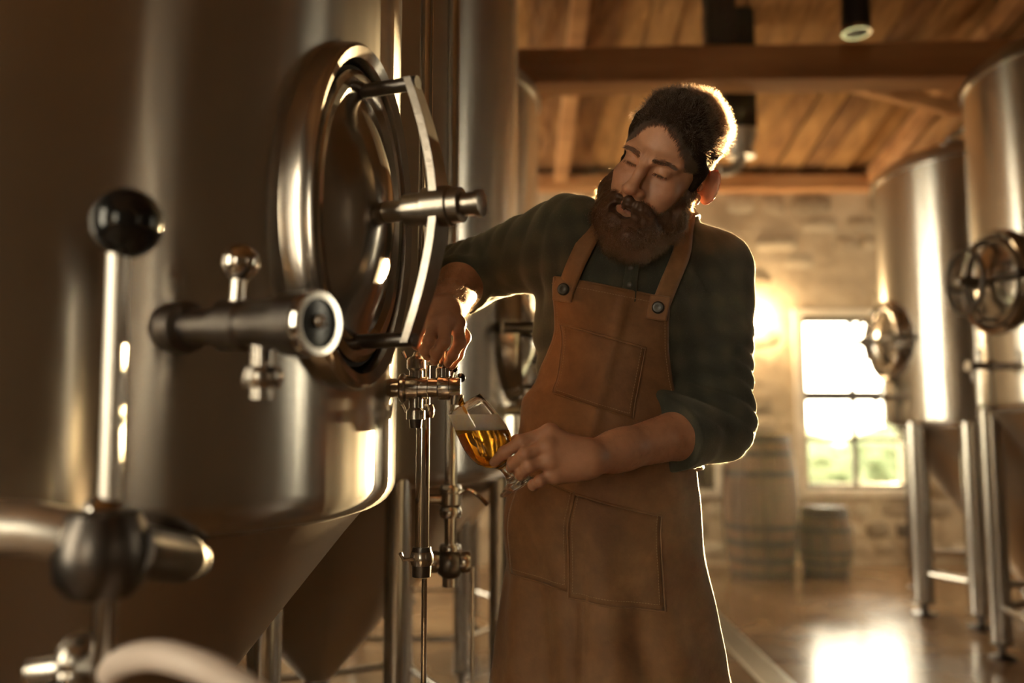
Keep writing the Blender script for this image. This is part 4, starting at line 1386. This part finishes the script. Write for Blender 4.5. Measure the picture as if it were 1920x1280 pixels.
stitches([apron_pt(np.array([p]), np.array([VT - .012]), .0035)[0] for p in np.linspace(-.62, .62, 30)], 'edge_stitching', apron)
# straps over the shoulders to the neck
def ribbon(name, pxs, wid, F, off, mat, parent, behind=None, tip=None):
    pts = from_cam(F, smoothpath([(a, b, 0) for a, b in pxs], 6) and [(p[0], p[1]) for p in smoothpath([(a, b, 0) for a, b in pxs], 6)], off)
    pts = list(pts)
    if behind is not None: pts += [np.array(p) for p in smoothpath([pts[-1]] + behind, 6)[1:]]
    pts = np.array(pts); n = len(pts)
    vs = []; fs = []
    for k in range(n):
        t = nrm(pts[min(k + 1, n - 1)] - pts[max(k - 1, 0)])
        eps = .004
        g = np.array([F((pts[k] + eps * e)[None])[0] - F((pts[k] - eps * e)[None])[0] for e in np.eye(3)]); g = nrm(g + 1e-9)
        s_ = nrm(np.cross(t, g))
        row = np.array([pts[k] + s_ * wid * u for u in (-.5, -.25, 0, .25, .5)])
        if behind is None or k < n - 7:
            row = onto(F, row, np.tile(-g, (5, 1)), off, 12)
        vs += list(row)
    for k in range(n - 1):
        for j in range(4): fs.append((k * 5 + j, k * 5 + j + 1, k * 5 + 6 + j, k * 5 + 5 + j))
    o = np_mesh(name, np.array(vs) - OFF, np.array(fs), mat, parent)
    s_ = o.modifiers.new('thick', 'SOLIDIFY'); s_.thickness = .0035; s_.offset = 0
    return o, pts
bL, bR = AP[-3, 8], AP[-3, -9]
def topx(p):
    d = p - np.array([0, 0, CAM_H]); z = d @ _fw
    return 960 + FPX * d[0] / z, 640 - FPX * (d @ _up) / z
UF = Field(); torso(UF, .004); UF.disp = None
(xl, yl), (xr, yr) = topx(bL), topx(bR)
print('pocket', [topx(apron_pt(np.array([a]), np.array([b]))[0]) for a, b in ((-.62, .325), (.42, .325), (.42, .195), (-.62, .195))])
print('bib corners', xl, yl, xr, yr, 'hem', topx(AP[0, 0]), topx(AP[0, -1]), [topx(AP[40, k]) for k in (0, 20, 40, 60, 80)])
bk = NEK + np.array([0, .075, .02])
ribbon('strap', [(xl, yl), (xl + 20, yl - 50), (xl + 48, yl - 105), (1126, 420), (1150, 385)], .034, UF, .012, M['strap'], apron, [NEK + np.array([-.06, .03, .035]), bk])
ribbon('strap', [(xr, yr), (xr + 18, yr - 45), (xr + 42, yr - 105), (1284, 430), (1290, 396)], .034, UF, .012, M['strap'], apron, [NEK + np.array([.065, .045, .03]), bk])
for p, px_, nm in ((bL, xl, 'button'), (bR, xr, 'button')):
    q = p - OFF + FWD * .010
    MB().box(V(q), (.038, .006, .046), Matrix.Rotation(YAW, 3, 'Z') @ Matrix.Rotation(R(11), 3, 'Y')).build('strap_tab', M['strap'], apron, None, .004)
    MB().lathe([(.0115, .002), (.0115, .006), (.009, .0085), (.005, .008), (.003, .0085)], 24, V(q), V(FWD)).build('button', M['button'], apron)
# waist ties
for sgn in (-1, 1):
    ph = np.linspace(1.42, 3.1, 24) * sgn
    pp = onto(AFld, PEL + UPT * .10 + (np.cos(ph)[:, None] * FWD + np.sin(ph)[:, None] * LAT) * .4, -(np.cos(ph)[:, None] * FWD + np.sin(ph)[:, None] * LAT), .004, 50)
    MB().tube([V(p - OFF) for p in pp], .005, 8).build('waist_tie', M['strap'], apron)
print('apron', _t.time() - _t0)
# ------------------------------------------------------------------ hair and beard
m_, nt, b_ = new_mat('dark_brown_hair'); M['hair'] = m_
setp(b_, Base_Color=(.016, .009, .005, 1), Roughness=.75, Specular_IOR_Level=.06)
m_, nt, b_ = new_mat('chestnut_beard'); M['beard'] = m_
setp(b_, Base_Color=(.060, .027, .013, 1), Roughness=.48, Specular_IOR_Level=.45)
def strand_mat(name, col, rough=.35):
    m = bpy.data.materials.new(name); m.use_nodes = True
    nt = m.node_tree; nt.nodes.remove(nt.nodes['Principled BSDF'])
    h = nt.nodes.new('ShaderNodeBsdfHairPrincipled'); h.parametrization = 'COLOR'
    h.inputs['Color'].default_value = (*col, 1); h.inputs['Roughness'].default_value = rough; h.inputs['Radial Roughness'].default_value = .4
    nt.links.new(h.outputs[0], nt.nodes['Material Output'].inputs[0])
    return m
M['hair_strand'] = strand_mat('hair_strand', (.034, .017, .009))
M['beard_strand'] = strand_mat('beard_strand', (.075, .034, .015))
HF = Field()
HF.u(ell((0, .015, .042), (.0795, .0995, .0905)), .02)
HF.u(ell((0, .042, .080), (.072, .070, .062)), .03)
HF.u(ell((0, -.024, .102), (.058, .052, .036)), .03)
both(lambda s: HF.u(rcone((.058 * s, -.046, .072), (.0735 * s, -.014, .020), .012, .010), .02))
HF.sub(ell((-.004, -.125, .008), (.080, .078, .094)), .014)
HF.cut(lambda P: (-(P[:, 2] + .030 + .85 * P[:, 1]) / 1.31).astype(f32), .012)
both(lambda s: HF.u(rcone((.0735 * s, -.012, .018), (.0715 * s, -.018, -.03), .010, .008), .010))
both(lambda s: HF.sub(ell((.094 * s, .026, -.010), (.022, .034, .044)), .004))
HF.disp = lambda P: (.0028 * vnoise(P, 48, 23) + .0018 * vnoise(P * np.array([1, .4, 1], f32), 60, 21) + .0012 * vnoise(P * np.array([1, .4, 1], f32), 150, 22)).astype(f32)
hv, hq = polygonize(HF, (-.12, -.14, -.15), (.12, .16, .19), .0026)
BE = Field()
chin_w = (at(1180, 440, 1.505) - HP) @ HR; tipw = (at(1179, 450, 1.50) - HP) @ HR
both(lambda s: BE.u(rcone((.0700 * s, -.012, -.022), (.066 * s, -.030, -.075), .011, .020), .015))
both(lambda s: BE.u(rcone((.064 * s, -.032, -.078), (.028 * s, -.078, -.112), .024, .034), .03))
BE.u(ell((0, -.082, -.115), (.052, .036, .034)), .03)
both(lambda s: BE.u(rcone((.026 * s, -.070, -.120), tuple(lerp((.03 * s, -.07, -.14), chin_w + np.array([.02 * s, .015, .02]), .75)), .040, .026), .03))
BE.u(rcone((0, -.085, -.12), tuple(tipw), .042, .020), .03)
both(lambda s: BE.u(rcone((.000 * s, -.1055, -.0630), (.020 * s, -.1010, -.0660), .0070, .0070), .006))
both(lambda s: BE.u(rcone((.020 * s, -.1010, -.0660), (.036 * s, -.0890, -.0720), .0070, .0070), .006))
both(lambda s: BE.u(rcone((.036 * s, -.0890, -.0720), (.048 * s, -.074, -.105), .0070, .014), .012))
BE.sub(ell((0, -.118, -.0850), (.028, .034, .0080)), .004)
BE.sub(ell((0, -.10, -.008), (.058, .05, .044)), .006)
BE.disp = lambda P: (.0035 * vnoise(P * np.array([1, 1, .3], f32), 65, 31) + .0022 * vnoise(P * np.array([1, 1, .3], f32), 160, 32)).astype(f32)
ev, eq = polygonize(BE, (-.13, -.20, -.28), (.13, .06, .02), .0026)
def head_mesh(name, v, q, mat):
    return np_mesh(name, HP + v @ HR.T - OFF, q, mat, man)
hair = head_mesh('hair', hv, hq, M['hair'])
beard = head_mesh('beard', ev, eq, M['beard'])
def strands(name, mat, parent, v, q, F, n, flow, lmin, lmax, curl, r0, npt=6, seed=1, keep=None):
    g = np.random.default_rng(seed)
    A = v[q]
    area = np.linalg.norm(np.cross(A[:, 1] - A[:, 0], A[:, 3] - A[:, 0]), axis=1)
    i = g.choice(len(q), n, p=area / area.sum())
    u, w = g.random((2, n, 1))
    p = A[i, 0] * (1 - u) * (1 - w) + A[i, 1] * u * (1 - w) + A[i, 2] * u * w + A[i, 3] * (1 - u) * w
    e = .002
    nn = np.stack([F(p + e * d) - F(p - e * d) for d in np.eye(3)], 1); nn /= np.linalg.norm(nn, axis=1)[:, None] + 1e-9
    if keep is not None:
        k_ = keep(p, nn); p, nn = p[k_], nn[k_]
    n = len(p)
    d = flow(p, nn); d = d + g.normal(size=(n, 3)) * .28; d /= np.linalg.norm(d, axis=1)[:, None]
    L = g.uniform(lmin, lmax, n)[:, None]
    side = np.cross(d, g.normal(size=(n, 3))); side /= np.linalg.norm(side, axis=1)[:, None]
    side2 = np.cross(d, side)
    ph = g.uniform(0, 6.28, (n, 1)); fq = g.uniform(3, 7, (n, 1)); am = g.uniform(.3, 1, (n, 1)) * curl
    out = np.zeros((n, npt, 3)); rad = np.zeros((n, npt))
    for k in range(npt):
        t = k / (npt - 1)
        out[:, k] = p - nn * .002 + d * L * t + (side * np.sin(ph + fq * t) + side2 * np.cos(ph + fq * t) - side * np.sin(ph) - side2 * np.cos(ph)) * am * t
        rad[:, k] = r0 * (1 - .75 * t)
    W = HP + out.reshape(-1, 3) @ HR.T - OFF
    hc = bpy.data.hair_curves.new(name)
    hc.add_curves([npt] * n)
    hc.points.foreach_set('position', W.astype(f32).ravel())
    ra = hc.attributes.get('radius') or hc.attributes.new('radius', 'FLOAT', 'POINT')
    ra.data.foreach_set('value', rad.astype(f32).ravel())
    hc.materials.append(mat)
    o = bpy.data.objects.new(name, hc); COL.objects.link(o); o.parent = parent
    o['kind'] = 'stuff'
    return o
down = HR.T @ np.array([0, 0, -1.0])
def clump(p, f, seed): return np.stack([vnoise(p, f, seed), vnoise(p, f, seed + 1), vnoise(p, f, seed + 2)], 1)
def flow_hair(p, nn):
    top = sstep(.045, .105, p[:, 2])[:, None]; front = sstep(.0, -.07, p[:, 1])[:, None]
    up = nn * (.55 + .5 * front) + np.array([0, .75, .25]) + clump(p, 55, 51) * .55
    side = nn * .45 + np.array([0, .5, -.55]) + clump(p, 70, 54) * .3
    return up * top + side * (1 - top)
kp = lambda p, nn: (HBF(HP + p @ HR.T) > -.004)
strands('hair_strands', M['hair_strand'], hair, hv, hq, HF, 26000, flow_hair, .009, .020, .003, .00017, seed=3, npt=7,
        keep=lambda p, nn: kp(p, nn) & (p[:, 2] > .055 + .02 * RNG.random(len(p))))
strands('hair_strands', M['hair_strand'], hair, hv, hq, HF, 24000, flow_hair, .003, .0065, .0006, .00014, seed=4, npt=4,
        keep=lambda p, nn: kp(p, nn) & (p[:, 2] < .075))
def flow_beard(p, nn):
    return nn * .50 + down * .95 + np.array([0, -.22, -.15]) + clump(p, 60, 61) * .45
bk_ = lambda p, nn: (HBF(HP + p @ HR.T) > -.002)
low = lambda p: p[:, 2] < -.088 - .012 * RNG.random(len(p))
strands('beard_strands', M['beard_strand'], beard, ev, eq, BE, 30000, flow_beard, .010, .026, .0050, .00019, seed=5, npt=8, keep=lambda p, nn: bk_(p, nn) & low(p))
strands('beard_strands', M['beard_strand'], beard, ev, eq, BE, 22000, flow_beard, .006, .014, .0015, .00017, seed=6, npt=4, keep=lambda p, nn: bk_(p, nn) & ~low(p) & ~((np.abs(p[:, 0]) < .034) & (p[:, 2] < -.050) & (p[:, 2] > -.094) & (p[:, 1] < -.08)))
# soft edges: short hairs growing out of the skin along the hairline and the beard line
def edge_hairs(name, F, parent, mat, lo_, hi_, sel, dirn, reps, lmin, lmax, r0, seed):
    g = np.random.default_rng(seed)
    near = loc[(np.abs(loc) < .2).all(1)]
    d = F(near); m = (d > lo_) & (d < hi_) & sel(near)
    p = np.repeat(near[m], reps, 0); dd = np.repeat(d[m], reps)
    p = p + g.normal(size=p.shape) * .0012
    k_ = g.random(len(p)) > (dd / hi_) ** 1.3; p = p[k_]
    e = .002
    nn = np.stack([HBF(HP + (p + e * q) @ HR.T) - HBF(HP + (p - e * q) @ HR.T) for q in np.eye(3)], 1); nn /= np.linalg.norm(nn, axis=1)[:, None] + 1e-9
    t = dirn(p, nn) + g.normal(size=p.shape) * .18; t /= np.linalg.norm(t, axis=1)[:, None]
    L = g.uniform(lmin, lmax, (len(p), 1))
    pts = np.stack([p - nn * .001, p + t * L * .5 + nn * L * .10, p + t * L + nn * L * .08], 1)
    hc = bpy.data.hair_curves.new(name); hc.add_curves([3] * len(p))
    hc.points.foreach_set('position', (HP + pts.reshape(-1, 3) @ HR.T - OFF).astype(f32).ravel())
    ra = hc.attributes.get('radius') or hc.attributes.new('radius', 'FLOAT', 'POINT')
    ra.data.foreach_set('value', np.tile(np.array([r0, r0 * .9, r0 * .3], f32), len(p)))
    hc.materials.append(mat)
    o = bpy.data.objects.new(name, hc); COL.objects.link(o); o.parent = parent; o['kind'] = 'stuff'
    print(name, len(p))
edge_hairs('hairline_strands', HF, hair, M['hair_strand'], -.002, .0085, lambda p: (p[:, 2] > .012) & (p[:, 1] < .02),
           lambda p, nn: np.array([0, .55, .75]) + nn * .35, 14, .008, .016, .00013, 71)
edge_hairs('beardline_strands', BE, beard, M['beard_strand'], -.001, .0070, lambda p: (p[:, 2] < -.018) & (p[:, 1] < .01) & (np.abs(p[:, 0]) > .020),
           lambda p, nn: down + nn * .25, 10, .004, .008, .00011, 72)
# eyebrows and lashes
bp = []; bd = []
g = np.random.default_rng(11)
for s in (1, -1):
    for k in range(420):
        t = g.random(); w = g.normal() * .0024 * (1.2 - .6 * t)
        p = np.array([s * (.012 + .040 * t), -.094 + .020 * t ** 1.6, .0120 + .0075 * math.sin(PI * (.15 + .6 * t)) + w])
        bp.append(p); bd.append(nrm([s * (.6 + .5 * t), -.35, .5 - .7 * t]) * g.uniform(.006, .010))
    for k in range(70):
        t = g.uniform(-1, 1)
        p = np.array([s * .0315 + .0125 * t, -.0895 + .0045 * t * t, -.0042 + .0012 * t * t])
        bp.append(p); bd.append(np.array([.003 * t, -.0045, -.0045]))
bp = np.array(bp); bd = np.array(bd)
for _ in range(8):
    bp = bp + np.array([0, 1, 0]) * np.clip(HBF(HP + bp @ HR.T), -.01, .01)[:, None]
pts = np.stack([bp, bp + bd * .5, bp + bd + np.array([0, .001, -.0005])], 1)
hc = bpy.data.hair_curves.new('eyebrows'); hc.add_curves([3] * len(bp))
hc.points.foreach_set('position', (HP + pts.reshape(-1, 3) @ HR.T - OFF).astype(f32).ravel())
ra = hc.attributes.get('radius') or hc.attributes.new('radius', 'FLOAT', 'POINT')
ra.data.foreach_set('value', np.tile(np.array([.00018, .00016, .00005], f32), len(bp)))
hc.materials.append(M['hair_strand'])
o = bpy.data.objects.new('eyebrows', hc); COL.objects.link(o); o.parent = man; o['kind'] = 'stuff'
# arm hair catches the back light
for nm, (E_, W_) in (('right', (CR, WRR)), ('left', (CL, WRL))):
    n = 900
    t = g.random(n); a = g.uniform(0, 2 * PI, n)
    ax_ = nrm(W_ - E_); s1 = nrm(np.cross(ax_, [0, 0, 1.0])); s2 = np.cross(ax_, s1)
    rdv = np.cos(a)[:, None] * s1 + np.sin(a)[:, None] * s2
    p = E_ + (W_ - E_) * t[:, None] + rdv * .06
    p = onto(BF, p, -rdv, 0, 20)
    d = rdv * .5 + ax_ * .7 + g.normal(size=(n, 3)) * .35
    d = d / np.linalg.norm(d, axis=1)[:, None] * g.uniform(.005, .011, (n, 1))
    pts = np.stack([p, p + d * .5, p + d], 1) - OFF
    hc = bpy.data.hair_curves.new('arm_hair'); hc.add_curves([3] * n)
    hc.points.foreach_set('position', pts.astype(f32).ravel())
    ra = hc.attributes.get('radius') or hc.attributes.new('radius', 'FLOAT', 'POINT')
    ra.data.foreach_set('value', np.tile(np.array([.00007, .00006, .00003], f32), n))
    hc.materials.append(M['beard_strand'])
    o = bpy.data.objects.new('arm_hair', hc); COL.objects.link(o); o.parent = man; o['kind'] = 'stuff'
print('hair', _t.time() - _t0)
# fine strands added on the clothes to catch sunlight as a bright rim
M['fuzz'] = strand_mat('rim_fuzz', (.12, .095, .06), .5)
def fuzz(name, v, q, n, L, r, parent, seed):
    g = np.random.default_rng(seed)
    A = v[q]
    nn = np.cross(A[:, 1] - A[:, 0], A[:, 3] - A[:, 0]); ar = np.linalg.norm(nn, axis=1); nn = nn / (ar[:, None] + 1e-12)
    i = g.choice(len(q), n, p=ar / ar.sum()); u, w = g.random((2, n, 1))
    p = A[i, 0] * (1 - u) * (1 - w) + A[i, 1] * u * (1 - w) + A[i, 2] * u * w + A[i, 3] * (1 - u) * w
    d = nn[i] * .7 + g.normal(size=(n, 3)) * .55; d = d / np.linalg.norm(d, axis=1)[:, None] * g.uniform(.3, 1, (n, 1)) * L
    pts = np.stack([p, p + d * .5, p + d + g.normal(size=(n, 3)) * L * .15], 1)
    hc = bpy.data.hair_curves.new(name); hc.add_curves([3] * n)
    hc.points.foreach_set('position', pts.astype(f32).ravel())
    ra = hc.attributes.get('radius') or hc.attributes.new('radius', 'FLOAT', 'POINT')
    ra.data.foreach_set('value', np.tile(np.array([r, r, r * .5], f32), n))
    hc.materials.append(M['fuzz'])
    o = bpy.data.objects.new(name, hc); COL.objects.link(o); o.parent = parent; o['kind'] = 'stuff'
fuzz('shirt_rim_fuzz', sv - OFF, sq, 45000, .0032, .00004, shirt, 41)
APQ = np.array([(i * 81 + j, i * 81 + j + 1, (i + 1) * 81 + j + 1, (i + 1) * 81 + j) for i in range(73) for j in list(range(9)) + list(range(71, 80))])
APV = AP.reshape(-1, 3); 
fuzz('apron_rim_fuzz', APV + FWD * .004 - OFF, APQ, 9000, .0025, .00004, apron, 42)
# ------------------------------------------------------------------ haze volume added for the glow round the window
hz = bpy.data.materials.new('glow_haze_air'); hz.use_nodes = True
nt = hz.node_tree; nt.nodes.remove(nt.nodes['Principled BSDF'])
vs_ = nt.nodes.new('ShaderNodeVolumeScatter'); vs_.inputs['Color'].default_value = (1, .9, .75, 1); vs_.inputs['Density'].default_value = .0011; vs_.inputs['Anisotropy'].default_value = .45
nt.links.new(vs_.outputs[0], nt.nodes['Material Output'].inputs['Volume'])
o = MB().box(((X0 + X1) / 2, (Y0 + Y1) / 2, 1.65), (X1 - X0 - .02, Y1 - Y0 - .02, 3.28)).build('glow_haze', hz, None, None)
tag(o, 'thin warm haze added for the window glow in the hall', 'haze', None, 'stuff')
SC.cycles.volume_bounces = 0
